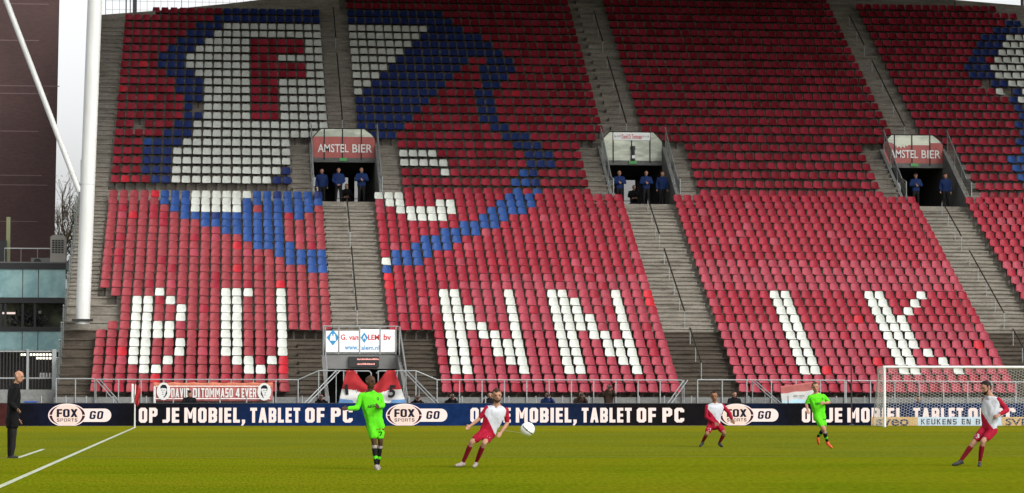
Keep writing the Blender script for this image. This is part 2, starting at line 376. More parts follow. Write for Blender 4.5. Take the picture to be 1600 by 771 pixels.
# half steps of the stairs, one object each
def flight(k, i0, i1, c0, c1, m):
    fl = part_empty('stair_flight', ST)
    for i in range(i0, i1+1):
        z = floorz(k, i+1) if not (k == 'U' and i == UBOT) else floorz('L', 0)
        yb = (backy(k, i+1) if not (k == 'U' and i == UBOT) else backy('L', 0))-.002
        rise = floorz(k, i)-z; dy = .90 if k == 'U' else .717
        mb = MB(); mb.box(colx(c0), colx(c1), yb-dy*.47, yb, z+.001, z+rise*.5-.06); mb.box(colx(c0)-.004, colx(c1)+.004, yb-dy*.47-.05, yb, z+rise*.5-.0595, z+rise*.5)
        o = mb.build('stair_step', m if i < 16 or k == 'U' else 'concrete_wet'); o.parent = fl
for c in CENT:
    flight('U', UTOP if c > 12 else -2, 12, c-1.45 if c > 12 else c-1.4, c+1.45, 'concrete_step')
    flight('U', 14, 18, c-5.4, c-PW-.02, 'concrete_step'); flight('U', 14, 18, c+PW+.02, c+5.4, 'concrete_step')
    flight('L', 0, 16 if c == 12 else 23, c-2.4, c+2.4, 'concrete_step')
flight('L', 17, 23, 12-5.6, 12-PW-.02, 'concrete_wet'); flight('L', 17, 23, 12+PW+.02, 12+6.4, 'concrete_wet')
flight('U', -1, 18, -14.3, -11.7, 'concrete_step'); flight('L', 0, 11, -14.3, -11.7, 'concrete_step')
# back parapet: its top follows the bowed rear edge of the stand
def parapet():
    mb = MB(); pts = []
    pix = [(150, 24), (243, 17), (350, 6.5), (405, 0), (530, -14), (900, -40), (1300, -22), (1493, 0), (1600, 9), (1700, 18)]
    def depth(px):
        if px <= 243: return backy('U', -1)+.03
        if px <= 530: return backy('U', -2)+.03
        return backy('U', -6)+.03
    prev = None
    for k in range(len(pix)-1):
        (xa, ya), (xb, yb) = pix[k], pix[k+1]
        Y = depth((xa+xb)/2)
        if xa >= 1493: Y = backy('U', -4)+.03
        a, c = atY(xa, ya, Y), atY(xb, yb, Y)
        zb = floorz('U', 1)
        mb.prism_y([(a.x, zb), (c.x, zb), (c.x, c.z), (a.x, a.z)], Y+.004*k, Y+.22+.004*k)
    mb.build('back_wall', 'concrete', ST)
parapet()
# front wall with coping
mb = MB()
for a, c in ((-14.4, 12-PW), (12+PW, 96)): mb.box(colx(a), colx(c), FY-.16, FY-.002, 0, 1.18)
mb.build('front_wall', 'concrete_wall', ST)
# roof above the stand (out of the picture, it shades the upper rows)
mb = MB(); mb.prism_x([(118.5, 27.6), (118.5, 28.3), (168, 28.0), (168, 27.2)], colx(-11), colx(110)); mb.build('roof', 'roof_underside', ST)
mb = MB()
for c in range(-10, 100, 12): mb.prism_x([(119, 27.5), (168, 27.1), (168, 26.6), (119, 27.1)], colx(c), colx(c)+.3)
mb.build('roof_beam', 'steel', ST)
# posts that carry the roof at the back edge, and the wire mesh between them
for (px, wd) in ((197, .07), (203.5, .05), (210.5, .23), (1598, .16)):
    p = atY(px, 15, 158.0); mb = MB(); mb.box(p.x-wd/2, p.x+wd/2, 158, 158+wd, 8, 27.2); mb.build('roof_post', 'steel_dark' if wd < .1 else 'concrete_wall', ST)
# side screen on the open end of the stand, one glass panel per pair of rows
for k, i0, i1 in (('U', -1, 19), ('L', 0, 24)):
    for i in range(i0, i1, 2):
        ya, yb = backy(k, min(i+2, i1+1))+.02, backy(k, i)-.02; z = floorz(k, min(i+1, i1))
        mb = MB(); mb.box(XL+.02, XL+.07, ya, yb, z-.05, z+1.45); mb.build('side_panel', 'glass_fence', ST)
        mb = MB(); mb.tube([(XL+.045, yb, z-.1), (XL+.045, yb, z+1.5)], .028, 6); mb.tube([(XL+.045, ya, z+1.48), (XL+.045, yb, z+1.48)], .025, 6); mb.build('side_post', 'steel', ST)

# ------------------------------------------------------------------ portals
ZP = floorz('U', 19)+.02
PY = backy('U', 14)-.06                       # back wall plane of the portals
def gl_z(py, Y): return atY(800, py, Y).z
def portal(c, kind, label):
    xa, xb = colx(c-PW), colx(c+PW)
    P = thing('stand_portal', label, 'portal', (colx(c), 134, ZP))
    f0 = backy('L', 0)+.02
    # side walls following the rake
    prof = [(f0, ZP-.3), (PY+.1, ZP-.3), (PY+.1, floorz('U', 13)+.12), (f0+.9, floorz('U', 19)+.55), (f0, floorz('U', 19)+.55)]
    for x, d in ((xa, 1), (xb, -1)):
        mb = MB(); mb.prism_x(prof, min(x+d*.004, x+d*.16), max(x+d*.004, x+d*.16)); mb.build('side_wall', 'concrete_wall', P)
        mb = MB(); xr = x+d*.08
        r = [(xr, f0+.05, ZP), (xr, f0+.05, ZP+1.25), (xr, f0+.9, ZP+1.45), (xr, PY-.5, floorz('U', 13)+1.05), (xr, PY, floorz('U', 13)+1.05)]
        mb.tube(r, .032, 6)
        for t in (.25, .6, .95):
            y = f0+.9+(PY-.5-f0-.9)*t; zt = ZP+1.45+(floorz('U', 13)+1.05-ZP-1.45)*t
            mb.tube([(xr, y, zt-1.0), (xr, y, zt)], .022, 6)
        mb.build('handrail', 'steel', P)
        mb = MB(); mb.prism_x([(f0+.1, ZP+.4), (PY-.55, floorz('U', 13)+.1), (PY-.55, floorz('U', 13)+.95), (f0+.9, ZP+1.36), (f0+.1, ZP+1.15)], xr-.012, xr+.012); mb.build('side_glass', 'glass_fence', P)
    mb = MB(); mb.box(xa+.16, xb-.16, f0, PY+9, ZP-.25, ZP); mb.build('floor_slab', 'concrete_step', P)
    zl, zl2 = gl_z(256.5, PY), gl_z(249.5, PY)
    mb = MB(); mb.box(xa+.16, xb-.16, PY-.02, PY+.25, zl, zl2); mb.build('lintel', 'concrete_wall', P)
    # corridor behind, open to daylight at its far end
    E = PY+9
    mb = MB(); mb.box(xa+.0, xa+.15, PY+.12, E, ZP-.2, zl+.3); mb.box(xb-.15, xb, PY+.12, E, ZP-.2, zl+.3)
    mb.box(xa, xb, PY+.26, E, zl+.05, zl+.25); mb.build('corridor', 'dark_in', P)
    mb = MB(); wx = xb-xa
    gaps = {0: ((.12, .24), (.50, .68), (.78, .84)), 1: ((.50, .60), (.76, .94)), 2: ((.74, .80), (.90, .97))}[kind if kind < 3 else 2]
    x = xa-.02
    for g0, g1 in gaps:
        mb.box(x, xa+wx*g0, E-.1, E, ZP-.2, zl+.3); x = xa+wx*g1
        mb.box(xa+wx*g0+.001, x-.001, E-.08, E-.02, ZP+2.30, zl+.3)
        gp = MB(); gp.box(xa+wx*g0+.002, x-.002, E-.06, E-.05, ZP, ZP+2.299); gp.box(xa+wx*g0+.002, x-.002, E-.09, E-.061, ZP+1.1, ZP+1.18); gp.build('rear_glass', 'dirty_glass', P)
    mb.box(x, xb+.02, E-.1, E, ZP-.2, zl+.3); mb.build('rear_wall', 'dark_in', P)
    # parapet panels above the opening
    zb, zm, zt = zl2+.003, gl_z(217, PY), gl_z(205, PY)
    n = 4; ed = [0, .19, .48, .78, 1] if kind != 1 else [0, .2, .5, .8, 1]
    for j in range(n):
        u0, u1 = xa+.16+(wx-.32)*ed[j]+.02, xa+.16+(wx-.32)*ed[j+1]-.02
        cutl = .42 if j == 0 else 0; cutr = .42 if j == n-1 else 0
        mb = MB()
        if kind == 1:
            mb.prism_y([(u0, zb), (u1, zb), (u1, zt-cutr), (u1-cutr*1.1, zt), (u0+cutl*1.1, zt), (u0, zt-cutl)] if (cutl or cutr) else [(u0, zb), (u1, zb), (u1, zt), (u0, zt)], PY-.03, PY-.01)
            mb.build('glass_pane', 'portal_glass', P)
        else:
            top = zm if not (kind == 2 and j in (1, 2)) else zm-.12
            mb.box(u0, u1, PY-.03, PY-.01, zb, top); mb.build('sign_panel', 'amstel_red', P)
            mb = MB(); z0 = top+.003
            if cutl: pr = [(u0, z0), (u1, z0), (u1, zt), (u1-.12, zt)]
            elif cutr: pr = [(u0, z0), (u1, z0), (u0+.12, zt), (u0, zt)]
            else: pr = [(u0, z0), (u1, z0), (u1, zt), (u0, zt)]
            mb.prism_y(pr, PY-.03, PY-.01); mb.build('glass_pane', 'portal_glass', P)
    for e in ed[1:-1]:
        u = xa+.16+(wx-.32)*e; mb = MB(); mb.box(u-.03, u+.03, PY-.055, PY-.032, zb-.12, zt+.03); mb.build('panel_post', 'steel_dark', P)
    mb = MB(); mb.tube([(xa+.16, PY-.03, zt-.45), (xa+.6, PY-.03, zt+.02), (xb-.6, PY-.03, zt+.02), (xb-.16, PY-.03, zt-.45)], .028, 6); mb.build('top_rail', 'steel_dark', P)
    if kind != 1:
        text_on('lettering', 'AMSTEL', xa+.16+.28 if kind == 0 else xa+.52, xa+.16+1.87, zb+.27, zb+.70, PY-.06, 'text_white', P, bold=.012)
        text_on('lettering', 'BIER', xa+2.22, xb-.30, zb+.27, zb+.70, PY-.06, 'text_white', P, bold=.012)
        if kind == 2:
            cxx, czz = xa+1.12, zm+.02
            star = [(cxx+(.5 if q % 2 else .38)*math.cos(math.pi+q*math.pi/14), czz+(.33 if q % 2 else .2)*math.sin(math.pi+q*math.pi/14)) for q in range(15)]
            mb = MB(); mb.prism_y(star, PY-.036, PY-.0305); mb.build('emblem', 'portal_glass', P)
    else:
        b0, b1 = xa+.16+(wx-.32)*.2, xa+.16+(wx-.32)*.8
        mb = MB(); mb.box(b0, b1, PY-.068, PY-.058, zt-.42, zt-.02); mb.build('cloth_banner', 'sign_white', P)
        text_on('lettering', 'David Di Tommaso', b0+.45, b1-.42, zt-.35, zt-.11, PY-.07, 'text_red', P, bold=.014)
        text_on('lettering', '26-10-79', b0+.05, b0+.42, zt-.27, zt-.17, PY-.07, 'text_dark', P)
        text_on('lettering', '29-11-05', b1-.40, b1-.05, zt-.27, zt-.17, PY-.07, 'text_dark', P)
    u = (xa+xb)/2+(-.02 if kind == 0 else .06)
    mb = MB(); mb.box(u-.2, u+.2, PY-.10, PY-.025, zl2-.17, zl2-.01); mb.build('exit_sign', 'exit_green', P)
    if kind == 1:
        s = MB(); s.tube([(u, PY-.12, zl2+.0), (u, PY-.12, zl2+.55)], [.12, .09], 8); s.tube([(u, PY-.12, zl2+.55), (u, PY-.12, zl2+.75)], [.13, .12], 8); s.build('lamp_housing', 'black', P)
        s = MB(); s.box(u-.07, u+.09, PY-.26, PY-.23, zl2+.10, zl2+.26); s.build('lamp_label', 'sign_white', P)
    return P
portal(12, 0, 'stairway portal with a red beer sign, between the blocks of the letters U and N')
portal(42, 1, 'stairway portal with clear glass parapet and a small white memorial banner')
portal(72, 2, 'stairway portal with a red sign and cut-off emblem, beside the IK block')

# ------------------------------------------------------------------ player tunnel at the foot of the stand
def tunnel():
    c = 12; xa, xb = colx(c-PW), colx(c+PW); Y = backy('L', 18)-.10
    P = thing('stand_tunnel', 'grey tunnel mouth at the foot of the stand under a company sign', 'tunnel', (colx(c), 118, 0))
    z = lambda py: gl_z(py, Y)
    mb = MB(); mb.box(xa+.16, xb-.16, Y, Y+.2, z(577), z(554.5)); mb.build('fascia', 'grey_panel', P)
    mb = MB(); mb.box(xa+.16, xb-.16, Y-.05, Y+.24, z(554), z(551.5)); mb.build('ledge', 'concrete_wall', P)
    for x, d in ((xa, 1), (xb, -1)):
        mb = MB(); mb.prism_x([(FY-.1, 0), (Y+.2, 0), (Y+.2, z(556)), (Y-.3, z(556)), (FY-.1, 1.3)], min(x+d*.004, x+d*.16), max(x+d*.004, x+d*.16)); mb.build('side_wall', 'grey_panel', P)
        mb = MB(); xr = x+d*.08
        mb.tube([(xr, FY+.2, 1.0), (xr, FY+.2, 2.35), (xr, Y-.6, z(512)), (xr, Y, z(512))], .035, 6); mb.tube([(xr, Y-.55, z(556)), (xr, Y-.55, z(512))], .03, 6); mb.build('handrail', 'steel', P)
    ed = [.0, .19, .485, .775, 1.0]; zs0, zs1 = z(551), z(516)
    X = lambda u: xa+.2+(xb-xa-.4)*u
    for j in range(4):
        mb = MB(); mb.box(X(ed[j])+.03, X(ed[j+1])-.03, Y-.03, Y-.01, zs0, zs1-(.06 if j in (0, 1) else 0)+(.02 if j == 2 else 0)); mb.build('sign_panel', 'sign_white', P)
    mb = MB()
    for e in ed: mb.box(X(e)-.025, X(e)+.025, Y-.06, Y-.035, zs0-.1, z(511))
    mb.tube([(xa+.1, Y-.05, z(511)), (xb-.1, Y-.05, z(511))], .03, 6); mb.build('sign_frame', 'steel', P)
    h = zs1-zs0
    def dia(cx, cz, rx, rz, m, dy): q = MB(); q.prism_y([(cx-rx, cz), (cx, cz-rz), (cx+rx, cz), (cx, cz+rz)], Y-.036-dy, Y-.031); q.build('logo', m, P)
    dia(X(.105), zs0+h*.64, .28, .36, 'text_blue', 0); dia(X(.55), zs0+h*.64, .17, .24, 'text_blue', 0)
    for dx in (-.06, .06):
        q = MB(); q.prism_y(ellipse(X(.105)+dx, zs0+h*.76, .035, .04, 10), Y-.041, Y-.0365); q.prism_y([(X(.105)+dx-.05, zs0+h*.72), (X(.105)+dx+.05, zs0+h*.72), (X(.105)+dx+.07, zs0+h*.5), (X(.105)+dx-.07, zs0+h*.5)], Y-.041, Y-.0365); q.build('logo_figure', 'sign_white', P)
    t = Y-.0365
    text_on('lettering', 'G. van', X(.215), X(.465), zs0+h*.54, zs0+h*.78, t, 'text_red', P, bold=.02)
    text_on('lettering', 'A', X(.525), X(.575), zs0+h*.56, zs0+h*.74, Y-.042, 'sign_white', P, bold=.02)
    text_on('lettering', 'LEM', X(.605), X(.76), zs0+h*.54, zs0+h*.78, t, 'text_red', P, bold=.02)
    text_on('lettering', 'bv', X(.825), X(.93), zs0+h*.54, zs0+h*.80, t, 'text_red', P, bold=.02)
    text_on('lettering', 'www.', X(.275), X(.465), zs0+h*.1, zs0+h*.26, t, 'text_blue', P, bold=.012)
    text_on('lettering', 'alem.nl', X(.51), X(.765), zs0+h*.1, zs0+h*.30, t, 'text_blue', P, bold=.012)
    # matrix display
    x0, x1 = atY(545, 560, Y).x, atY(592, 560, Y).x
    mb = MB(); mb.box(x0, x1, Y-.16, Y-.002, z(574), z(558)); mb.build('display', 'black', P)
    mat('led_pink', (.5, .2, .18), .5, emit=.55, emcol=(1, .42, .36))
    mb = MB(); rr = random.Random(3)
    for zz, a, c2 in ((z(562), .27, .98), (z(569.5), .27, .86)):
        u = a
        while u < c2:
            wd = rr.uniform(.012, .03); mb.box(x0+(x1-x0)*u, x0+(x1-x0)*(u+wd), Y-.166, Y-.161, zz-.035, zz+rr.uniform(.01, .04)); u += wd+.016
    o = mb.build('display_lines', 'led_pink', P); o['kind'] = 'stuff'
    # dark interior
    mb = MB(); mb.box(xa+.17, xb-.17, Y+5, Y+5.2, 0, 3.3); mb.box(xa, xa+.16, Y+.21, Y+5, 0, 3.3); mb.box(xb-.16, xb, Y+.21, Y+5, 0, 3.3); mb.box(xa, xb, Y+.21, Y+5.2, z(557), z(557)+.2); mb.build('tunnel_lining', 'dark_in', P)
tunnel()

# ------------------------------------------------------------------ seats
WHITE, BLUE, NAVY, BRIGHT, NONE = 'white', 'blue', 'navy', 'bright', 'none'
# per tier and row: colour -> list of (first column, last column); every other seat is red
PAINT = {('U', i): {} for i in range(-6, 20)}; PAINT.update({('L', i): {} for i in range(25)})
def paint(k, colour, table):
    for i, runs in table.items(): PAINT[(k, i)].setdefault(colour, []).extend(runs)
paint('U', WHITE, {0: [(0, 10), (14, 22), (90, 92)], 1: [(-1, 10), (14, 21), (89, 92)], 2: [(-2, 2), (9, 10), (14, 20), (88, 92)], 3: [(-3, 2), (9, 10), (14, 19), (87, 92)],
    4: [(-4, 2), (6, 10), (14, 18), (86, 92)], 5: [(-4, 2), (9, 10), (14, 17), (86, 92)], 6: [(-3, 2), (9, 10), (14, 16), (87, 92)], 7: [(-2, 2), (6, 10), (14, 15), (85, 85), (88, 92)],
    8: [(-2, 2), (6, 10), (14, 14), (87, 92)], 9: [(-2, 2), (6, 10)], 10: [(-2, 2), (6, 10)], 11: [(-2, 2), (6, 10)], 12: [(-3, 10)], 13: [(-3, 9)], 14: [(-4, 6)],
    15: [(-5, 6), (18, 21)], 16: [(-5, 6), (18, 22)], 17: [(-5, 5), (22, 22)], 18: [(-5, 4)]})
paint('U', NAVY, {-2: [(0, 10), (14, 24), (91, 92)], -1: [(-1, 10), (14, 25), (89, 92)], 0: [(-3, -1), (23, 26), (87, 89)], 1: [(-4, -2), (22, 28), (86, 88)], 2: [(-5, -3), (21, 29), (85, 87)],
    3: [(-6, -4), (20, 30), (84, 85)], 4: [(-7, -5), (19, 26), (29, 31), (83, 85)], 5: [(-7, -5), (18, 25), (28, 31), (83, 85)], 6: [(-6, -4), (17, 24), (28, 30), (85, 86)],
    7: [(-5, -3), (16, 23), (28, 29), (87, 87)], 8: [(-5, -3), (15, 22), (27, 28), (86, 86)], 9: [(-4, -3), (14, 21), (27, 28), (86, 92)], 10: [(-4, -4), (14, 20), (27, 28), (86, 92)],
    11: [(-4, -3), (14, 19), (27, 28), (85, 92)], 12: [(-5, -4), (14, 18), (28, 29), (85, 92)], 13: [(-6, -4), (15, 17), (29, 31), (84, 92)], 14: [(-7, -5), (30, 32)],
    15: [(-8, -6), (31, 33)], 16: [(-8, -6), (31, 33)], 17: [(-8, -6), (6, 6), (31, 31)], 18: [(-7, -6), (5, 6), (31, 31)]})
paint('U', BLUE, {14: [(-8, -8), (84, 92)], 15: [(82, 92)], 16: [(82, 92)], 17: [(30, 30), (82, 92)], 18: [(29, 30)], 19: [(29, 29), (31, 31)]})
paint('U', BRIGHT, {5: [(-9, -9)], 8: [(-11, -11), (31, 31)], 9: [(-8, -8)], 18: [(-10, -10)]})
paint('U', NONE, {6: [(84, 84)], 7: [(86, 86)], 10: [(-3, -3)], 12: [(-9, -9)]})
paint('L', WHITE, {0: [(-3, 2), (15, 17)], 1: [(-3, 1), (16, 17), (21, 22)], 2: [(-3, 1), (17, 22)], 3: [(18, 21)], 9: [(15, 15)]})
paint('L', BLUE, {0: [(-6, -4), (3, 4), (6, 8), (28, 30)], 1: [(-6, -4), (2, 9), (27, 30)], 2: [(-5, -4), (2, 2), (4, 8), (26, 29)], 3: [(-4, -2), (0, 5), (7, 7), (25, 27)], 4: [(-2, 5), (23, 26)],
    5: [(0, 5), (21, 24)], 6: [(2, 5), (19, 22)], 7: [(3, 6), (18, 21)], 8: [(5, 9), (16, 19)], 9: [(6, 9), (16, 18)], 10: [(8, 9), (15, 15)]})
paint('L', NAVY, {0: [(5, 5), (9, 9)], 3: [(-1, -1)]})
paint('L', BRIGHT, {0: [(-7, -7)], 3: [(-9, -9)], 7: [(1, 1)], 10: [(1, 1)], 11: [(15, 15)], 12: [(5, 5), (15, 15)], 13: [(39, 39)], 14: [(39, 39)], 16: [(58, 58)], 19: [(68, 68)], 20: [(-9, -9)], 21: [(5, 5), (58, 58)], 22: [(5, 5), (53, 53)], 23: [(-6, -6)]})
# the letters B U N N I K of the lower tier, rows 13 to 22
LETTERS = {13: [-6, 0, 1, 2, 5, 20, 21, 26, 30, 31, 36, 60, 61, 65], 14: [-8, -7, -5, 0, 1, 5, 20, 21, 26, 30, 31, 32, 36, 60, 61, 64], 15: [-8, -7, -4, 0, 1, 5, 20, 21, 22, 26, 30, 31, 32, 36, 60, 61, 63],
    16: [-8, -7, -4, 0, 1, 5, 20, 21, 22, 26, 30, 31, 32, 33, 36, 60, 61, 62], 17: [-8, -7, -6, -5, 0, 1, 5, 20, 21, 22, 23, 26, 30, 31, 32, 33, 36, 60, 61, 62],
    18: [-8, -7, -6, -5, 0, 1, 5, 20, 21, 23, 24, 26, 30, 31, 33, 34, 36, 60, 61, 62], 19: [-8, -7, -4, 0, 1, 5, 20, 21, 24, 25, 26, 30, 31, 34, 35, 36, 60, 61, 62],
    20: [-8, -7, -4, 0, 1, 5, 20, 21, 24, 25, 26, 30, 31, 34, 35, 36, 60, 61, 63], 21: [-8, -7, -5, 1, 2, 4, 20, 21, 25, 26, 30, 31, 35, 36, 60, 61, 64], 22: [-7, -6, 2, 3, 20, 21, 26, 30, 31, 36, 60, 61, 65]}
for i, cs in LETTERS.items(): paint('L', WHITE, {i: [(c, c) for c in cs+[51, 52]]})
def blocks(k, i):
    """(first, last) seat columns of the blocks in a row"""
    if k == 'U':
        out = []
        if -2 <= i <= 18: out.append((-8 if i == -2 else -11, 10 if i < 13 else 9 if i == 13 else 6))
        if i >= -5: out.append((14, 39) if i < 13 else (15, 38) if i == 13 else (18, 36))
        out.append((44, 70) if i < 13 else (45, 69) if i == 13 else (48, 66))
        if i >= -4: out.append((74, 90 if i == -4 else 92) if i < 13 else (75, 92) if i == 13 else (77, 92))
        return out
    return [({13: -10, 14: -9, 15: -9, 16: -9, 17: -10}.get(i, -11), 9 if i < 18 else 5), (15 if i < 18 else 19, 39), (45, 69), (75, 84)]
def seat_geo():
    """tip-proof shell seat: curved rounded back, dished pan with front lip, pedestal. Origin on the tread, back to +Y."""
    V, F, MI = [], [], []
    def grid(pts, nu, mi=0, flip=False):
        o = len(V); V.extend(pts); nv = len(pts)//nu
        for j in range(nv-1):
            for i in range(nu-1):
                q = (o+j*nu+i, o+j*nu+i+1, o+(j+1)*nu+i+1, o+(j+1)*nu+i)
                F.append(q[::-1] if flip else q); MI.append(mi)
    us = (-1, -.82, -.35, .35, .82, 1)
    prof = [(.455, .206, -.055), (.53, .210, -.005), (.67, .203, .045), (.772, .182, .085), (.80, .158, .10)]    # z, half width, y
    front, back = [], []
    for z, hw, y in prof:
        for u in us:
            cy = -.06*u*u
            front.append((u*hw, y+cy-.105, z)); back.append((u*hw, y+cy-.075, z-.004))
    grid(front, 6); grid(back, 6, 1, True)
    o = len(V); top = [front[-6+i] for i in range(6)]+[back[-6+i] for i in range(6)]; grid(top, 6)
    sidel = [front[6*j] for j in range(5)]+[back[6*j] for j in range(5)]; grid(sidel, 5, 0, True)
    sider = [front[6*j+5] for j in range(5)]+[back[6*j+5] for j in range(5)]; grid(sider, 5)
    pan = []
    for y, z, hw in ((-.11, .460, .195), (-.30, .450, .204), (-.455, .465, .20), (-.475, .455, .196), (-.470, .425, .18)):
        for u in (-1, -.6, .6, 1): pan.append((u*hw, y, z+(.02 if abs(u) == 1 and y > -.46 else 0)))
    grid(pan, 4, 0, True)
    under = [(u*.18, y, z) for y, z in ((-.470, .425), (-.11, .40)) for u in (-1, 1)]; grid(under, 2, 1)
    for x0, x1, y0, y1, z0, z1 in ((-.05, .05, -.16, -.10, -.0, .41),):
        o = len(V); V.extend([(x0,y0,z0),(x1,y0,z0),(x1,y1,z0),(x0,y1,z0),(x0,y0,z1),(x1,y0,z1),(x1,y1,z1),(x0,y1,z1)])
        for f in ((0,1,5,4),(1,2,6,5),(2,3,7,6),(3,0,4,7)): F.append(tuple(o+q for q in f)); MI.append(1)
    o = len(V); V.extend([(.088, -.04, .742), (.112, -.046, .742), (.112, -.038, .768), (.088, -.032, .768)]); F.append((o, o+1, o+2, o+3)); MI.append(2)
    return V, F, MI
SV, SF, SMI = seat_geo()
seat_mesh = {}
for nm in SEATM:
    for tg in (0, 1):
        fs = SF if tg else SF[:-1]
        me = bpy.data.meshes.new('stadium_seat'); me.from_pydata(SV if tg else SV[:-4], [], fs); me.materials.append(M[nm]); me.materials.append(M['seat_under']); me.materials.append(M['seat_tag_glint'])
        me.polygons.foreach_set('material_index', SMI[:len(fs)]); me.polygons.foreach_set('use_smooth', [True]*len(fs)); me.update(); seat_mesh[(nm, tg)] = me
rs = random.Random(11)
def red_shade(k, i, c):
    """lower patches replaced or bleached together, a few seats differ; upper reds darkened for shade"""
    u = rs.random()
    if k == 'U': return 'seat_red_deep' if u < .42 else 'seat_red'  # the deeper red puts part of the upper tier's shade into the colour
    if c <= 10: main = 'seat_red_dusty'
    elif c < 42: main = 'seat_red_faded' if (i >= 11 and c >= 23) or i >= 19 else 'seat_red'
    else: main = 'seat_red_faded' if 9 <= i <= 12 or i >= 17 else 'seat_red'
    return main if u < .86 else 'seat_red' if u < .95 else 'seat_red_faded'
all_seats = []
def put(k, i, c):
    ch = None
    for colour, runs in PAINT[(k, i)].items():
        if any(u <= c <= v for u, v in runs): ch = colour
    if ch == NONE: return
    Y, Z = row(k, i)
    nm = {WHITE: 'seat_white', BLUE: 'seat_blue', NAVY: 'seat_navy', BRIGHT: 'seat_red_bright'}.get(ch) or red_shade(k, i, c)
    all_seats.append((k, i, c, nm, Vector((colx(c)+rs.uniform(-.012, .012), Y, Z-SEAT_H)), rs.uniform(-.035, .035), rs.uniform(-.03, .03)))
for k, i in PAINT:
    for u, v in blocks(k, i):
        for c in range(u, v+1): put(k, i, c)
def kind_of(nm): return 'white' if nm == 'seat_white' else ('blue' if nm in ('seat_blue', 'seat_navy') else 'red')
def seat_label(s):
    k, i, c, nm = s[:4]; kd = kind_of(nm)
    blk = 'BU' if c < 11 else 'NN' if c < 42 else 'IK' if c < 71 else 'last'
    if kd == 'white':
        if k == 'L' and i >= 13:
            L = 'B' if c < -3 else 'U' if c < 7 else 'N beside the sign' if c < 28 else 'N beside the stairs' if c < 42 else 'I' if c < 56 else 'K'
            return f'white plastic seat in stroke row {i-12} of the letter {L}'
        if k == 'L': return f'white plastic seat in row {i+1} of the lower tier, {blk} block'
        return f'white plastic seat in row {i+3} of the upper tier, {blk} block'
    if kd == 'blue':
        t = 'blue' if nm == 'seat_blue' else 'navy'
        return f'{t} plastic seat in row {i+1 if k == "L" else i+3} of the {"lower" if k == "L" else "upper"} tier, {blk} block'
    sh = {'seat_red_deep': 'shaded red', 'seat_red': 'red', 'seat_red_dusty': 'dusty red', 'seat_red_faded': 'faded pinkish', 'seat_red_bright': 'bright new red'}[nm]
    ordn = {24: 'front', 23: 'second', 22: 'third', 21: 'fourth', 20: 'fifth', 19: 'sixth'}[i]
    return f'{sh} plastic seat in the {ordn} row from the rail, {blk} block'
for kd in ('red', 'white', 'blue'):
    ss = [s for s in all_seats if kind_of(s[3]) == kd]
    vis = sorted(ss, key=lambda s: s[4].y)
    vis = [s for s in vis if s[4].x < colx(84)]
    near = vis[:300]; ids = set(id(s) for s in near); rest = [s for s in ss if id(s) not in ids]
    for s in near:
        o = bpy.data.objects.new(f'{kd}_stadium_seat', seat_mesh[(s[3], 1 if rs.random() < .5 and s[3] != 'seat_white' else 0)]); COL.objects.link(o); o.location = s[4]; o.rotation_euler = (s[6], 0, s[5])
        tag(o, seat_label(s), 'seat', f'{kd} plastic seats of the stand')
    V, F, MI = [], [], []; names = [n for n in SEATM if kind_of(n) == kd]; nv = len(SV)
    for q, s in enumerate(rest):
        mx = Matrix.Translation(s[4]) @ Matrix.Rotation(s[5], 4, 'Z') @ Matrix.Rotation(s[6], 4, 'X')
        V.extend([tuple(mx @ Vector(p)) for p in SV]); tg = rs.random() < .45 and kd != 'white'; fs = SF if tg else SF[:-1]; F.extend([tuple(q*nv+a for a in f) for f in fs])
        mi = names.index(s[3]); MI.extend([mi if m == 0 else len(names)+m-1 for m in SMI[:len(fs)]])
    if V:
        me = bpy.data.meshes.new('distant_seats'); me.from_pydata(V, [], F)
        for n in names: me.materials.append(M[n])
        me.materials.append(M['seat_under']); me.materials.append(M['seat_tag_glint']); me.polygons.foreach_set('material_index', MI); me.polygons.foreach_set('use_smooth', [True]*len(F)); me.update()
        o = link('distant_seats', me); o['kind'] = 'stuff'; tag(o, f'remaining {kd} plastic seats filling the upper rows of the stand', 'seats')

# ------------------------------------------------------------------ handrails in the aisles
def aisle_rail(k, i0, i1, c, label, n=4, end_post=True):
    (ya, za), (yb, zb) = row(k, i0), row(k, i1); x = colx(c)
    za += -SEAT_H; zb += -SEAT_H
    P = thing('aisle_handrail', label, 'handrail', (x, yb, zb), 'handrails up the middle of the aisles')
    mb = MB(); mb.tube([(x, ya, za+.95), (x, yb, zb+.95)], .036, 6); mb.build('rail', 'bronze_rail', P)
    for j in range(n):
        t = j/(n-1); y, z = ya+(yb-ya)*t, za+(zb-za)*t
        mb = MB(); mb.tube([(x, y, z-.3), (x, y, z+.94)], .022, 6); mb.build('post', 'steel', P)
names = {12: 'aisle between the letters U and N', 42: 'aisle between the letters N and I', 72: 'aisle beyond the letter K'}
for c in CENT:
    aisle_rail('U', -2, 2, c, f'dark sloping handrail at the very top of the {names[c]}', 3)
    aisle_rail('U', 4, 12, c, f'long dark handrail above the portal in the {names[c]}', 4)
    aisle_rail('L', 1, 6, c-.2, f'short dark handrail just below the portal in the {names[c]}', 4)
    aisle_rail('L', 8, 16, c-.2, f'dark handrail half way down the {names[c]}', 5)
    if c > 12: aisle_rail('L', 18, 22, c-.2, f'lowest dark handrail in the {names[c]}', 3)

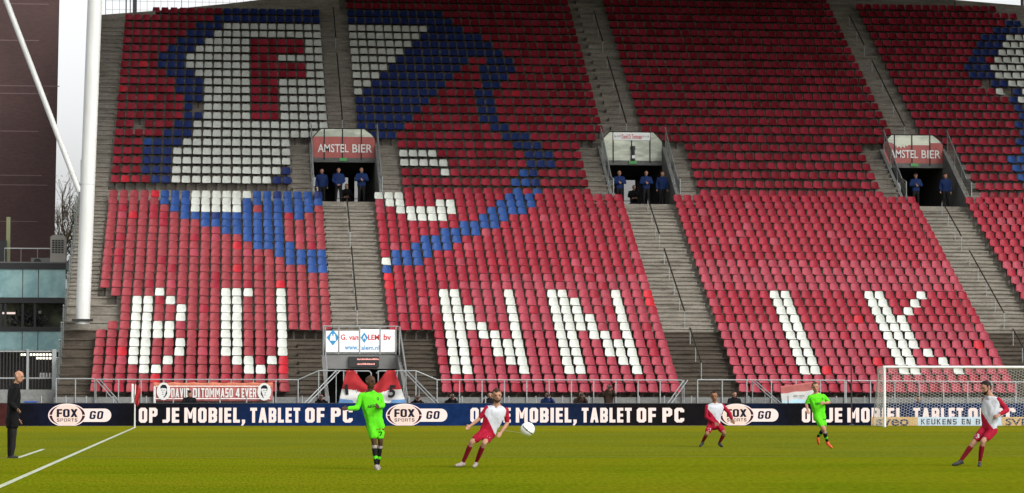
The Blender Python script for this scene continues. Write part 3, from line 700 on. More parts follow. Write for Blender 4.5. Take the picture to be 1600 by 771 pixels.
# ------------------------------------------------------------------ railings along the front of the stand
RY = FY-.22
def zpx(py, Y=None): return atY(800, py, Y or RY).z
def xpx(px, Y=None): return atY(px, 600, Y or RY).x
def railing(pix, label, post_step=1.0, base=.55, zoff=0, Y=RY, glass=False):
    pts = [Vector((xpx(px, Y), Y, zpx(py, Y))) for px, py in pix]
    P = thing('front_railing', label, 'railing', (pts[0].x, Y, 0), 'steel railings along the foot of the stand')
    mb = MB(); mb.tube(pts, .028, 6); mb.build('top_rail', 'steel', P)
    for a, c in zip(pts[:-1], pts[1:]):
        L = (c-a).length; n = max(1, round(abs(c.x-a.x)/post_step))
        if abs(c.x-a.x) < .25: continue
        for j in range(n):
            p = a+(c-a)*(j/n); mb = MB(); mb.box(p.x-.022, p.x+.022, Y-.02, Y+.02, base, p.z); mb.build('post', 'steel', P)
    mb = MB(); p = pts[-1]; mb.box(p.x-.022, p.x+.022, Y-.02, Y+.02, base, p.z); mb.build('post', 'steel', P)
    if glass:
        mb = MB()
        for a, c in zip(pts[:-1], pts[1:]):
            if abs(c.z-a.z) < .05: mb.box(a.x+.03, c.x-.03, Y+.03, Y+.04, .5, 1.28)
        if mb.v: mb.build('infill', 'glass_fence', P)
    return P
railing([(88, 593), (148, 593)], 'steel railing in front of the bare end stair', .8)
railing([(150, 594), (466, 594), (498, 580), (537, 580)], 'steel railing below the BU block stepping up to the tunnel')
railing([(537, 580.5), (577, 580.5), (580, 584)], 'short steel railing over the tunnel mouth where the flag hangs', .6, Y=RY-.12)
railing([(588, 584), (591, 580.5), (650, 580), (683, 594), (1066, 594)], 'steel railing below the two N letters stepping down from the tunnel')
railing([(1090, 593.5), (1320, 594)], 'steel railing crossing the foot of the aisle beside the letter I', 1.05)
railing([(1322, 594.5), (1700, 597)], 'steel railing behind the goal below the letter K', 1.05)
def stair_rail(pa, pb, label, n=3):
    a = Vector((xpx(pa[0]), RY-.1, zpx(pa[1]))); d = atY(pb[0], pb[1], 113.9)
    P = thing('stair_railing', label, 'railing', (d.x, 114, 0), 'sloping rails of the short stairs down to the pitch')
    for off in (0, .16):
        mb = MB(); mb.tube([a+Vector((off, 0, 0)), d+Vector((off, 0, 0)), d+Vector((off+(d.x-a.x)*.15, -.2, -.5))], .026, 6); mb.build('rail', 'steel', P)
    for j in range(n):
        p = a+(d-a)*(j/(n-1)); mb = MB(); mb.tube([(p.x, p.y, 0), p], .022, 6); mb.build('post', 'steel', P)
stair_rail((150, 594), (183, 631), 'sloping stair rail going down below the first column of the BU block')
stair_rail((525, 580), (475, 631), 'sloping stair rail on the BU side of the tunnel flag')
stair_rail((630, 580), (680, 631), 'sloping stair rail on the N side of the tunnel flag')
stair_rail((1068, 594), (1043, 631), 'sloping stair rail at the end of the NN block railing')
stair_rail((1175, 596), (1215, 631), 'sloping stair rail beside the torn banner below the letter I')
# low stakes of the rope fence right behind the advertising boards
for j, px in enumerate([65, 104, 134, 178, 228, 271, 345, 385, 428, 472, 515, 640, 722, 757, 796, 838, 878, 918, 998, 1038, 1078, 1120, 1168, 1232, 1308, 1352, 1395, 1440, 1490, 1540, 1585]):
    p = atY(px, 619, 113.5); mb = MB(); tl = random.uniform(-.05, .07); mb.tube([(0, 0, 0), (tl, 0, p.z)], .03, 6)
    o = mb.build('fence_stake', 'steel'); o.location = (p.x, 113.5, 0); tag(o, 'short grey metal stake standing behind the advertising board', 'stake', 'short stakes behind the advertising board')
for px, y0, lb in ((207, 600, 'tall white pole beside the corner flag'), (241.5, 604, 'white pole at the portrait end of the memorial banner')):
    p = atY(px, y0, 113.8); mb = MB(); mb.tube([(0, 0, 0), (0, 0, p.z-.04), (0, 0, p.z)], [.05, .05, .03], 8); o = mb.build('white_pole', 'white_paint'); o.location = (p.x, 113.8, 0); tag(o, lb, 'pole')
p = atY(1330, 558, 111.9); mb = MB(); mb.tube([(0, 0, 0), (0, 0, p.z)], [.035, .03], 8); mb.tube([(-.1, 0, 0), (.1, 0, .02)], .05, 6); o = mb.build('black_pole', 'black'); o.location = (p.x, 111.9, 0); tag(o, 'thin black pole standing beside the goal in front of the seats', 'pole')

# ------------------------------------------------------------------ banners
mat('banner_orange', (.42, .13, .07), .8, var=.2, scale=3, stretch=(1, 1, 4)); mat('banner_red', (.36, .10, .09), .8, var=.15, scale=4)
mat('cloth_red', (.30, .008, .012), .85, var=.1, scale=5); mat('cloth_white', (.48, .48, .46), .85, var=.05, scale=5); mat('cloth_blue', (.10, .22, .42), .85); mat('cloth_pale', (.36, .55, .62), .85)
mat('ink', (.015, .015, .018), .8, spec=.1); mat('portrait_pale', (.55, .55, .53), .7)
def cloth(name, fn, nu, nv, mats, midx, parent):
    mb = MB(); pts = [fn(i/nu, j/nv) for j in range(nv+1) for i in range(nu+1)]
    o = len(mb.v); mb.v += [tuple(p) for p in pts]
    for j in range(nv):
        for i in range(nu):
            mb.f.append((j*(nu+1)+i, j*(nu+1)+i+1, (j+1)*(nu+1)+i+1, (j+1)*(nu+1)+i)); mb.mi.append(midx((i+.5)/nu, (j+.5)/nv))
    ob = mb.build(name, mats, parent, True)
    so = ob.modifiers.new('thick', 'SOLIDIFY'); so.thickness = .008
    return ob
BY = RY-.16
P = thing('memorial_banner', 'long orange and brick red cloth banner with white lettering and two round portraits', 'banner', (xpx(330, BY), BY, .6))
x0, x1, z1, z0 = xpx(240, BY), xpx(426, BY), zpx(598, BY), zpx(627.5, BY)
def bf(u, v): return Vector((x0+(x1-x0)*u, BY+.025*math.sin(u*37)*(.4+v*.6)+.01*math.sin(u*90+v*4), z1+(z0-z1)*v-.03*math.sin(math.pi*((u*6) % 1))*(1-v)))
cloth('cloth', bf, 120, 8, ['banner_orange', 'banner_red'], lambda u, v: 0 if v < .22 else 1, P)
H = z1-z0; W_ = x1-x0; ty = BY-.045
for zz in (.77, .12):
    mb = MB(); mb.box(x0+W_*.02, x1-W_*.02, ty-.004, ty, z0+H*zz, z0+H*zz+.03); mb.build('stripe', 'text_white', P)
for txt, a, b_ in (('DAVID', .148, .300), ('DI', .328, .385), ('TOMMASO', .400, .665), ('4', .688, .722), ('EVER', .738, .862)):
    block_text('lettering', txt, x0+W_*a, x0+W_*b_, z0+H*.2, z0+H*.69, ty, 'portrait_pale', P, t=.19)
def portrait(cx, cz, d):
    q = MB(); q.prism_y(ellipse(cx, cz, .29, .37, 32), ty-.012, ty-.005); o = q.build('portrait', 'portrait_pale', P)
    q = MB(); q.prism_y([(cx-.13, cz+.10), (cx-.14, cz+.2), (cx-.05, cz+.28), (cx+.07, cz+.28), (cx+.14, cz+.18), (cx+.13, cz+.06), (cx+.09, cz+.13), (cx-.08, cz+.14)], ty-.017, ty-.0125)
    q.prism_y([(cx+d*.13, cz+.08), (cx+d*.15, cz-.1), (cx+d*.05, cz-.26), (cx-.02, cz-.25), (cx+d*.05, cz-.18), (cx+d*.09, cz-.06)], ty-.017, ty-.0125)
    for s in (-1, 1): q.prism_y(ellipse(cx+s*.05-d*.03, cz+.05, .03, .016, 8), ty-.017, ty-.0125)
    q.prism_y([(cx-.06-d*.03, cz-.13), (cx+.05-d*.03, cz-.12), (cx-d*.03, cz-.155)], ty-.017, ty-.0125); q.prism_y([(cx-d*.04, cz+.0), (cx-d*.01, cz-.06), (cx-d*.06, cz-.06)], ty-.017, ty-.0125)
    q.build('portrait_ink', 'ink', o)
portrait(x0+W_*.085, z0+H*.52, 1); portrait(x0+W_*.93, z0+H*.5, -1)
# sagging club flag at the tunnel
FYY = RY-.2
P = thing('hanging_flag', 'red, white and blue flag sagging from the rail over the tunnel mouth', 'flag', (xpx(580, FYY), FYY, .9))
def ff(u, v):
    dip = max(0.0, 1-abs(2*u-1)/.68); dip = math.sin(dip*math.pi/2)**1.2
    topx = 541+(617-541)*u; topy = 579+25*dip
    botx = 528+(636-528)*u; boty = 633+2*math.sin(u*9)
    vv = v**.9
    p = atY(topx+(botx-topx)*vv, topy+(boty-topy)*vv, FYY); p.y += .05*math.sin((u*7+v*1.5)*math.pi)+.03*math.sin(v*14+u*5); return p
def fm(u, v):
    if v < .50-.10*max(0.0, 1-abs(2*u-1)/.68): return 0
    if v > .80 and (u < .2+.3*(v-.8) or u > .8-.3*(v-.8)): return 2
    return 1
cloth('cloth', ff, 60, 40, ['cloth_red', 'cloth_white', 'cloth_blue'], fm, P)
for txt, a, b_, c_, d_ in (('1', 540, 545, 601, 617), ('5', 606, 617, 602, 622)):
    pa, pb = atY(a, d_, FYY-.1), atY(b_, c_, FYY-.1); text_on('digit', txt, pa.x, pb.x, pa.z, pb.z, FYY-.1, 'ink', P, bold=.03, shear=-.12 if txt == '1' else .1)
# torn banner by the IK block
P = thing('torn_banner', 'slack banner with a rolled red top edge and pale printed lower half', 'banner', (xpx(1246, FYY), FYY, .6))
def tf(u, v):
    px = 1219+(1278-1219)*u+3*v*(1-u); py = (604-8*u)+(30+5*u)*v+1.5*math.sin(u*12)*v
    p = atY(px, py, FYY); p.y += .04*math.sin(u*11+v*3)-.12*max(0, .3-v); return p
cloth('cloth', tf, 40, 16, ['cloth_red', 'cloth_white', 'cloth_pale', 'banner_red'], lambda u, v: 3 if v < .40 else (1 if v < .74 else 2), P)
pa, pb = atY(1240, 620, FYY-.06), atY(1257, 616.5, FYY-.06); text_on('lettering', 'een rode', pa.x, pb.x, pa.z, pb.z, FYY-.06, 'text_dark', P)

# ------------------------------------------------------------------ LED perimeter board
LY = 112.5
def led_mat():
    m = bpy.data.materials.new('led_screen'); m.use_nodes = True; M['led_screen'] = m
    t = m.node_tree; p = t.nodes['Principled BSDF']; p.inputs['Roughness'].default_value = .9; p.inputs['Specular IOR Level'].default_value = 0
    g = t.nodes.new('ShaderNodeNewGeometry'); sx = t.nodes.new('ShaderNodeSeparateXYZ'); t.links.new(g.outputs['Position'], sx.inputs[0])
    mr = t.nodes.new('ShaderNodeMapRange'); mr.inputs['From Min'].default_value = -12; mr.inputs['From Max'].default_value = 38; t.links.new(sx.outputs['X'], mr.inputs['Value'])
    r = t.nodes.new('ShaderNodeValToRGB'); e = r.color_ramp.elements
    def X(px): return (atY(px, 650, LY).x+12)/50
    stops = [(0, (.075, .022, .018)), (X(18), (.07, .02, .018)), (X(30), (.006, .006, .009)), (X(110), (.008, .012, .035)), (X(200), (.007, .007, .009)), (X(300), (.008, .009, .014)), (X(430), (.008, .028, .105)), (X(780), (.008, .030, .110)), (X(900), (.009, .018, .05)), (X(970), (.010, .009, .010)), (X(1110), (.009, .008, .009)), (X(1170), (.007, .014, .04)), (X(1240), (.008, .008, .010)), (X(1340), (.008, .010, .02)), (X(1450), (.008, .03, .11)), (1, (.008, .03, .11))]
    e[0].position, e[1].position = stops[0][0], stops[-1][0]; e[0].color = (*stops[0][1], 1); e[1].color = (*stops[-1][1], 1)
    for po, c in stops[1:-1]: k = e.new(po); k.color = (*c, 1)
    t.links.new(mr.outputs[0], r.inputs[0])
    n = t.nodes.new('ShaderNodeTexNoise'); n.inputs['Scale'].default_value = 5; n.inputs['Detail'].default_value = 6; t.links.new(g.outputs['Position'], n.inputs['Vector'])
    mx = t.nodes.new('ShaderNodeMix'); mx.data_type = 'RGBA'; mx.blend_type = 'MULTIPLY'; mx.inputs[0].default_value = .7; t.links.new(r.outputs[0], mx.inputs[6]); t.links.new(n.outputs[0], mx.inputs[7])
    p.inputs['Base Color'].default_value = (.002, .002, .002, 1)
    t.links.new(mx.outputs[2], p.inputs['Emission Color']); p.inputs['Emission Strength'].default_value = .85
led_mat()
mat('led_white', (.08, .07, .07), .5, spec=.1, emit=.56, emcol=(1, .80, .73)); mat('led_pinkish', (.08, .07, .06), .5, spec=.1, emit=.52, emcol=(1, .74, .62)); mat('led_maroon', (.02, .004, .007), .5, spec=.1, emit=.02, emcol=(1, .1, .2)); mat('led_navy', (.004, .005, .012), .6, spec=.1, emit=.008, emcol=(.2, .3, 1))
P = thing('advertising_board', 'long dark LED advertising board behind the goal line showing white lettering and oval logos', 'board', (12, LY, 0))
ztop = atY(800, 631, LY).z
mb = MB(); mb.box(-14, 44, LY, LY+.12, .02, ztop); mb.build('screen', 'led_screen', P)
mb = MB(); mb.box(-14, 44, LY-.004, LY+.16, ztop+.001, ztop+.025); mb.box(-14, 44, LY-.03, LY+.16, 0, .018); mb.build('frame', 'black', P)
def LX(px): return atY(px, 650, LY).x
def LZ(py): return atY(800, py, LY).z
def phrase(px0, words):
    for txt, a, b_ in words:
        if LX(px0+a) > 42: continue
        block_text('lettering', txt, LX(px0+a), LX(px0+b_), LZ(660.5), LZ(637.5), LY-.003, 'led_white', P, t=.22 if txt != 'PC' else .22)
words = (('OP', 0, 29), ('JE', 37, 63), ('MOBIEL,', 71, 166), ('TABLET', 174, 252), ('OF', 260, 290), ('PC', 300, 334))
for px0 in (217, 735, 1253): phrase(px0, words)
def foxlogo(pc):
    cx, cz = LX(pc), LZ(649); k = .0266
    def el(rx, rz, m, d, name='logo_oval'): q = MB(); q.prism_y(ellipse(cx, cz, rx*k, rz*k, 48), LY-.002-.003*d, LY-.001); return q.build(name, m, P)
    q = MB(); x0, x1 = cx+22*k, cx+66*k-9*k; hz = 10.2*k
    q.prism_y([(x0, cz-hz), (x1, cz-hz)]+[(x1+hz*math.sin(a), cz-hz*math.cos(a)) for a in [math.pi*i/12 for i in range(1, 12)]]+[(x1, cz+hz), (x0, cz+hz)], LY-.004, LY-.001); q.build('logo_pill', 'led_white', P)
    el(29, 18, 'led_white', 1); el(27.2, 16.4, 'led_maroon', 2); el(22.8, 17.0, 'led_white', 3)
    q = MB(); q.box(cx-29*k, cx+29*k, LY-.0142, LY-.001, cz-.6*k, cz+.6*k); q.build('logo_bar', 'led_white', P)
    el(21.4, 16.0, 'led_pinkish', 4.5)
    block_text('lettering', 'FOX', cx-16*k, cx+16*k, cz-3*k, cz+9.5*k, LY-.017, 'led_navy', P, t=.20, gap=.06)
    block_text('lettering', 'SPORTS', cx-15.5*k, cx+15.5*k, cz-10*k, cz-5*k, LY-.017, 'led_navy', P, t=.13, gap=.2)
    block_text('lettering', 'GO', cx+33.5*k, cx+54*k, cz-6*k, cz+6.5*k, LY-.005, 'led_navy', P, t=.20, shear=.14)
for pc in (105, 632, 1151): foxlogo(pc)
# low sponsor board behind the goal
P = thing('sponsor_board', 'low orange and pale blue sponsor board standing right behind the goal net', 'board', (28, 111.4, 0))
SY = 111.35; SX = lambda px: atY(px, 660, SY).x; SZ = lambda py: atY(800, py, SY).z
mat('board_orange', (.52, .33, .12), .6, var=.06, scale=2); mat('board_blue', (.48, .60, .72), .6, var=.03, scale=2)
for a, c, m in ((1361.5, 1434, 'board_orange'), (1434.3, 1565, 'board_blue'), (1565.3, 1650, 'board_orange')):
    mb = MB(); mb.box(SX(a), SX(c), SY, SY+.06, .01, SZ(652)); mb.build('panel', m, P)
text_on('lettering', 'sveo', SX(1369), SX(1420), SZ(665.5), SZ(654.5), SY-.002, 'text_dark', P, bold=.02, base=.52)
block_text('lettering', 'KEUKENS EN B', SX(1439), SX(1531), SZ(664), SZ(655), SY-.002, 'text_dark', P, t=.15, gap=.2)
text_on('lettering', 'SVE', SX(1571), SX(1606), SZ(665), SZ(654.5), SY-.002, 'text_dark', P, bold=.02, base=.70)

# ------------------------------------------------------------------ goal
gx0, gx1, gh = GC-3.72, GC+3.72, 2.50
P = thing('football_goal', 'white football goal with hexagonal net on the far goal line', 'goal', (GC, GL, 0))
for x in (gx0, gx1):
    mb = MB(); mb.tube([(x, GL, 0), (x, GL, gh)], .06, 12, False); mb.build('post', 'white_paint', P, True)
mb = MB(); mb.tube([(gx0-.06, GL, gh-.058), (gx1+.06, GL, gh-.058)], .058, 12, False); mb.build('crossbar', 'white_paint', P, True)
for x in (gx0, gx1):
    mb = MB(); mb.tube([(x, GL+.02, gh-.1), (x, GL+.9, gh-.12), (x, GL+2.0, .05), (x, GL+.05, .04)], .022, 6); mb.build('net_support', 'white_paint', P, True)
mat('net', (.48, .48, .44), .8)
def net(fn, wu, wv, a=.105):
    mb = MB(); h = a*math.sqrt(3)
    def seg(p, q):
        p = fn(*p); q = fn(*q)
        if p is None or q is None: return
        mb.tube([p, q], .0058, 3, False)
    nu = int(wu/(1.5*a))+1; nv = int(wv/h)+1
    cl = lambda u, v: (min(max(u, 0), wu), min(max(v, 0), wv))
    for i in range(nu+1):
        for j in range(nv+1):
            cx, cy = i*1.5*a, j*h+(h/2 if i % 2 else 0)
            pts = [(cx+a*math.cos(R(60*k)), cy+a*math.sin(R(60*k))) for k in range(6)]
            for k in (0, 1, 2):
                p, q = cl(*pts[k]), cl(*pts[k+1])
                if (Vector(p)-Vector(q)).length > .02: seg(p, q)
    return mb
W0 = gx1-gx0-.06
def backf(u, v):
    t = v/2.75; return Vector((gx0+.03+u, GL+2.0-1.1*t+.06*math.sin(u*.9), .03+(gh-.16)*t-.03*math.sin(u*1.7)*math.sin(math.pi*t)))
net(backf, W0, 2.72, .078).build('back_net', 'net', P)
def topf(u, v): return Vector((gx0+.03+u, GL+.02+v, gh-.03-.12*math.sin(math.pi*u/W0)*math.sin(math.pi*v/.9)*.6))
net(topf, W0, .88, .09).build('roof_net', 'net', P)
for x in (gx0, gx1):
    def sidef(u, v, x=x):
        lim = .9+1.1*(1-v/2.4); return Vector((x+.02*math.sin(u*6), GL+.03+min(u, lim), .03+v))
    net(sidef, 2.0, 2.38, .085).build('side_net', 'net', P)

# ------------------------------------------------------------------ corner flag, ball
P = thing('corner_flag', 'white corner post with a limp red flag where touchline meets goal line', 'flag', (TX, GL, 0))
mb = MB(); mb.tube([(TX, GL, 0), (TX, GL, 1.18), (TX+.02, GL, 1.72)], [.03, .028, .02], 8); mb.build('post', 'white_paint', P)
def cf(u, v):
    return Vector((TX+.02+.20*u*(1-.25*v)+.03*math.sin(v*6), GL-.03+.05*math.sin(u*8+v*5), 1.70-.14*u-(.86-.1*u)*v*(.35+.65*(1-abs(u-.5)*.4))))
cloth('flag_cloth', cf, 10, 14, ['cloth_red'], lambda u, v: 0, P)
bp = ray(824.5, 671); tb = 42.5/bp.y; bc = Vector((bp.x*tb, 42.5, CAMH+bp.z*tb))
bm = bmesh.new(); bmesh.ops.create_icosphere(bm, subdivisions=4, radius=.112); me = bpy.data.meshes.new('football'); bm.to_mesh(me); bm.free()
mat('ball_white', (.78, .78, .76), .35); mat('ball_black', (.03, .035, .04), .4); me.materials.append(M['ball_white']); me.materials.append(M['ball_black'])
bands = [(Vector((.62, -.25, .74)).normalized(), Vector((-.3, -.8, -.45)).normalized(), .35, .085), (Vector((.2, .5, .8)).normalized(), Vector((.1, -.9, .5)).normalized(), .75, .03), (Vector((.9, .3, -.2)).normalized(), Vector((-.2, -.5, .8)).normalized(), .8, .025)]
for f in me.polygons:
    c = f.center.normalized(); f.material_index = 1 if any(abs(c.dot(n)) < wd and c.dot(d) > lim for n, d, lim, wd in bands) else 0
    f.use_smooth = True
o = link('football', me); o.location = bc; tag(o, 'white football with dark panel marks flying at knee height', 'ball')

# ------------------------------------------------------------------ roof mast with diagonal stay
PMY = rowL(17)[0]-.1
foot = atY(129, 500, PMY); topp = atY(150.5, -60, PMY)
P = thing('roof_mast', 'thick white steel mast rising from the end stair to the roof, with a thinner stay', 'mast', tuple(foot))
mid = foot+(topp-foot)*.375
mb = MB(); mb.tube([foot-Vector((0, 0, .2)), mid], .318, 24, False); mb.tube([mid+(topp-foot)*.0006, topp], .322, 24, False); mb.build('mast_tube', 'white_paint', P, True)
mb = MB(); mb.box(foot.x-.45, foot.x+.45, PMY-.42, PMY+.42, foot.z-.06, foot.z+.03); mb.build('base_plate', 'steel_dark', P)
sa, sb = atY(124, 300, PMY+5), atY(-6, -40, PMY+5)
mb = MB(); mb.tube([sa, sb], .13, 14, False); mb.build('stay', 'white_paint', P, True)

# ------------------------------------------------------------------ buildings at the end of the stand
def brick_mat():
    m = bpy.data.materials.new('dark_brick'); m.use_nodes = True; M['dark_brick'] = m
    t = m.node_tree; p = t.nodes['Principled BSDF']; p.inputs['Roughness'].default_value = .9
    g = t.nodes.new('ShaderNodeNewGeometry'); mp = t.nodes.new('ShaderNodeMapping'); mp.inputs['Rotation'].default_value = (R(90), 0, 0); t.links.new(g.outputs['Position'], mp.inputs[0])
    br = t.nodes.new('ShaderNodeTexBrick'); br.inputs['Scale'].default_value = 1; br.inputs['Brick Width'].default_value = .23; br.inputs['Row Height'].default_value = .075; br.inputs['Mortar Size'].default_value = .008
    br.inputs['Color1'].default_value = (.092, .043, .039, 1); br.inputs['Color2'].default_value = (.066, .031, .030, 1); br.inputs['Mortar'].default_value = (.075, .06, .055, 1)
    t.links.new(mp.outputs[0], br.inputs['Vector'])
    n = t.nodes.new('ShaderNodeTexNoise'); n.inputs['Scale'].default_value = .25; n.inputs['Detail'].default_value = 5; t.links.new(g.outputs['Position'], n.inputs['Vector'])
    mx = t.nodes.new('ShaderNodeMix'); mx.data_type = 'RGBA'; mx.blend_type = 'MULTIPLY'; mx.inputs[0].default_value = .5; t.links.new(br.outputs[0], mx.inputs[6]); t.links.new(n.outputs[0], mx.inputs[7])
    t.links.new(mx.outputs[2], p.inputs['Base Color'])
brick_mat()
TY = 168.0; P = thing('brick_tower', 'windowless dark brick tower beyond the end of the stand', 'building', (-18, TY, 0))
e0, e1 = atY(95.5, 0, TY), atY(91, 400, TY)
mb = MB(); xw, xt = e1.x-.35, e0.x+.12
mb.add([(xw-13, TY, 0), (xw, TY, 0), (xw-2.0, TY+14, 0), (xw-15, TY+14, 0), (xw-13, TY, 46), (xt, TY, 46), (xt-2.0, TY+14, 46), (xw-15, TY+14, 46)], [(3, 2, 1, 0), (4, 5, 6, 7), (0, 1, 5, 4), (1, 2, 6, 5), (2, 3, 7, 6), (3, 0, 4, 7)]); mb.build('wall', 'dark_brick', P)
mat('pale_joint', (.15, .10, .10), .9)
for (a, c, y) in ((0, 61, 63), (0, 93, 134), (0, 75, 146), (0, 60, 205), (0, 65, 274), (0, 74, 289), (5, 76, 6), (0, 58, 346)):
    p0, p1 = atY(a, y, TY), atY(c, y, TY); mb = MB(); mb.box(p0.x, p1.x, TY-.012, TY-.002, p0.z-.025, p0.z+.025); mb.build('joint_line', 'pale_joint', P)
# glazed low building
GY = 140.0; gx = lambda px: atY(px, 450, GY).x; gz = lambda py: atY(60, py, GY).z
mat('teal_glass', (.34, .56, .55), .25, col2=(.21, .39, .40), scale=.9, lo=.4, hi=.62, spec=.5); mat('lit_room', (.16, .18, .10), .8, col2=(.05, .055, .045), scale=1.3, lo=.4, hi=.6); mat('cream_wall', (.30, .31, .20), .8)
P = thing('glass_building', 'low building with teal glass bands beside the open end of the stand', 'building', (gx(40), GY, 0))
XA, XB = gx(-60), gx(103)
for a, c in ((411.5, 421), (465.5, 474), (511, 518)): mb = MB(); mb.box(XA, XB, GY-.12, GY+6, gz(c), gz(a)); mb.build('floor_band', 'black', P)
for (a, c) in ((421.3, 465.2), (518.3, 547.5)):
    xs = [-60, 35.5, 60, 103]
    for u, v in zip(xs[:-1], xs[1:]): mb = MB(); mb.box(gx(u)+.02, gx(v)-.02, GY-.04, GY+.05, gz(c), gz(a)); mb.build('glass_panel', 'teal_glass', P)
mb = MB(); mb.box(XA, XB, GY+1.4, GY+1.5, gz(511), gz(474)); mb.build('back_room', 'lit_room', P)
for px in (2, 9, 36, 55, 101): mb = MB(); mb.box(gx(px)-.06, gx(px)+.06, GY-.05, GY+.05, gz(511), gz(474)); mb.build('mullion', 'black', P)
mb = MB(); mb.box(gx(0), gx(22), GY+.9, GY+1.0, gz(490.5), gz(487.5)); mb.build('ceiling_lamp', 'led_white', P)
mb = MB(); mb.box(gx(58), gx(62.5), GY+1.1, GY+1.2, gz(491), gz(485)); mb.build('notice', 'sign_white', P)
rr = random.Random(5)
for px, py, r_ in ((28, 500, .5), (57, 502, .55), (44, 497, .3)):
    mb = MB()
    for q in range(90):
        c = Vector((gx(px), GY+.6, gz(py)))+Vector((rr.gauss(0, r_*.5), rr.gauss(0, .15), rr.gauss(0, r_*.42))); d = Vector((rr.uniform(-1, 1), rr.uniform(-1, 1), rr.uniform(-1, 1))).normalized()*.12; e = d.cross(Vector((0, 1, 0)))*.5
        mb.add([c-d, c+e, c+d, c-e], [(0, 1, 2, 3)])
    o = mb.build('indoor_plant', 'black', P); o['kind'] = 'stuff'
mb = MB(); mb.box(XA, XB, GY+2.4, GY+2.5, 0, gz(547.5)); mb.build('undercroft', 'dark_in', P)
mat('tube_light', (.9, .9, .8), .5, emit=1.6, emcol=(1, .93, .72))
for px0, px1, py in ((31, 42, 554), (45, 82, 554), (55, 82, 559.5)): mb = MB(); mb.box(gx(px0), gx(px1), GY+1.2, GY+1.3, gz(py+1.6), gz(py-1.6)); mb.build('tube_light', 'tube_light', P)
for q, px in enumerate((61, 65.5, 70, 74.5, 78.5)): mb = MB(); mb.box(gx(px)-.05, gx(px)+.05, GY+1.9, GY+2, gz(590), gz(582.5)); mb.build('notice', 'sign_white', P)
mb = MB(); mb.box(XA, XB, GY, GY+6, gz(411.4), gz(409.5)); mb.build('roof_deck', 'grey_panel', P)
# roof railing and plant on that building
RP = thing('roof_railing', 'thin white railing on the roof of the glass building', 'railing', (gx(40), GY+1, gz(410)))
mb = MB(); mb.tube([(gx(4), GY+1, gz(387)), (gx(78), GY+1, gz(387))], .03, 6); mb.build('top_rail', 'white_paint', RP)
for px in (4, 30, 56, 77): mb = MB(); mb.tube([(gx(px), GY+1, gz(410)), (gx(px), GY+1, gz(387))], .02, 6); mb.build('post', 'steel', RP)
mat('ac_beige', (.33, .31, .27), .6, var=.05, scale=3)
A_ = thing('ventilation_unit', 'upright beige ventilation unit with a dark grille on the roof edge', 'ventilation unit', (gx(90), GY+1, gz(410)))
x0, x1, z0, z1 = gx(77.5), gx(101.5), gz(409.4), gz(367)
mb = MB(); mb.prism_y([(x0, z0), (x1, z0), (x1, z1-.1), (x1-.12, z1), (x0+.12, z1), (x0, z1-.1)], GY+.2, GY+1.2); mb.build('casing', 'ac_beige', A_)
for j in range(6):
    for i in range(4):
        u0 = x0+(x1-x0)*(.12+.2*i); zz = z0+(z1-z0)*(.34+.085*j)
        mb = MB(); mb.box(u0, u0+(x1-x0)*.15, GY+.17, GY+.199, zz, zz+(z1-z0)*.055); mb.build('grille_slot', 'black', A_)
A2 = thing('condenser_unit', 'flat grey condenser box with a round fan on the roof of the glass building', 'condenser', (gx(60), GY+1, gz(410)))
mb = MB(); mb.box(gx(47), gx(77), GY+.5, GY+1.3, gz(409.4), gz(402.5)); mb.build('casing', 'grey_panel', A2); mb = MB(); mb.prism_y(ellipse(gx(57), gz(409), .2, .18, 16), GY+.45, GY+.5); mb.build('fan', 'black', A2)
mat('yellow_green', (.32, .33, .17), .7)
pt = thing('roof_pillar', 'pale yellow pillar with a black side panel at the roof of the glass building', 'pillar', (gx(4), GY+3, gz(410))); mb = MB(); mb.box(gx(1.5), gx(7.5), GY+3, GY+3.4, gz(410), gz(334)); mb.build('shaft', 'yellow_green', pt); mb = MB(); mb.box(gx(-20), gx(3), GY+2.5, GY+2.9, gz(410), gz(372)); mb.build('side_panel', 'black', pt)
# bar fence in front of it
BF = thing('bar_fence', 'dark vertical bar fence between the stand and the glass building', 'fence', (-9.5, 118.5, 0))
FYb = 118.5
for px in range(-24, 92, 5): p = atY(px, 550, FYb); mb = MB(); mb.box(p.x-.022, p.x+.022, FYb-.02, FYb+.02, 0, p.z); mb.build('bar', 'steel_dark', BF)
for py in (549, 591): a, c = atY(-30, py, FYb), atY(92, py, FYb); mb = MB(); mb.box(a.x, c.x, FYb-.03, FYb-.021, a.z-.03, a.z+.03); mb.build('cross_rail', 'steel', BF)
for px, wd in ((43.5, .05), (85, .09)): p = atY(px, 548, FYb-.1); mb = MB(); mb.box(p.x-wd, p.x+wd, FYb-.16, FYb-.06, 0, p.z+.05); mb.build('post', 'steel', BF)
a, c = atY(-30, 609, 117.6), atY(88, 609, 117.6); mb = MB(); mb.box(a.x, c.x, 117.6, 117.75, 0, a.z); o = mb.build('low_wall', 'concrete_wall'); tag(o, 'low grey wall in front of the dark bar fence', 'wall')
a, c = atY(38, 627, 114), atY(57, 627, 114); mb = MB(); mb.box(a.x, c.x, 114, 114.4, 0, a.z-.05); mb.box(a.x-.03, c.x+.03, 113.97, 114.43, a.z-.05, a.z); mat('crate_blue', (.03, .08, .3), .5); o = mb.build('blue_crate', 'crate_blue'); tag(o, 'blue plastic crate showing over the advertising board behind the man in black', 'crate')
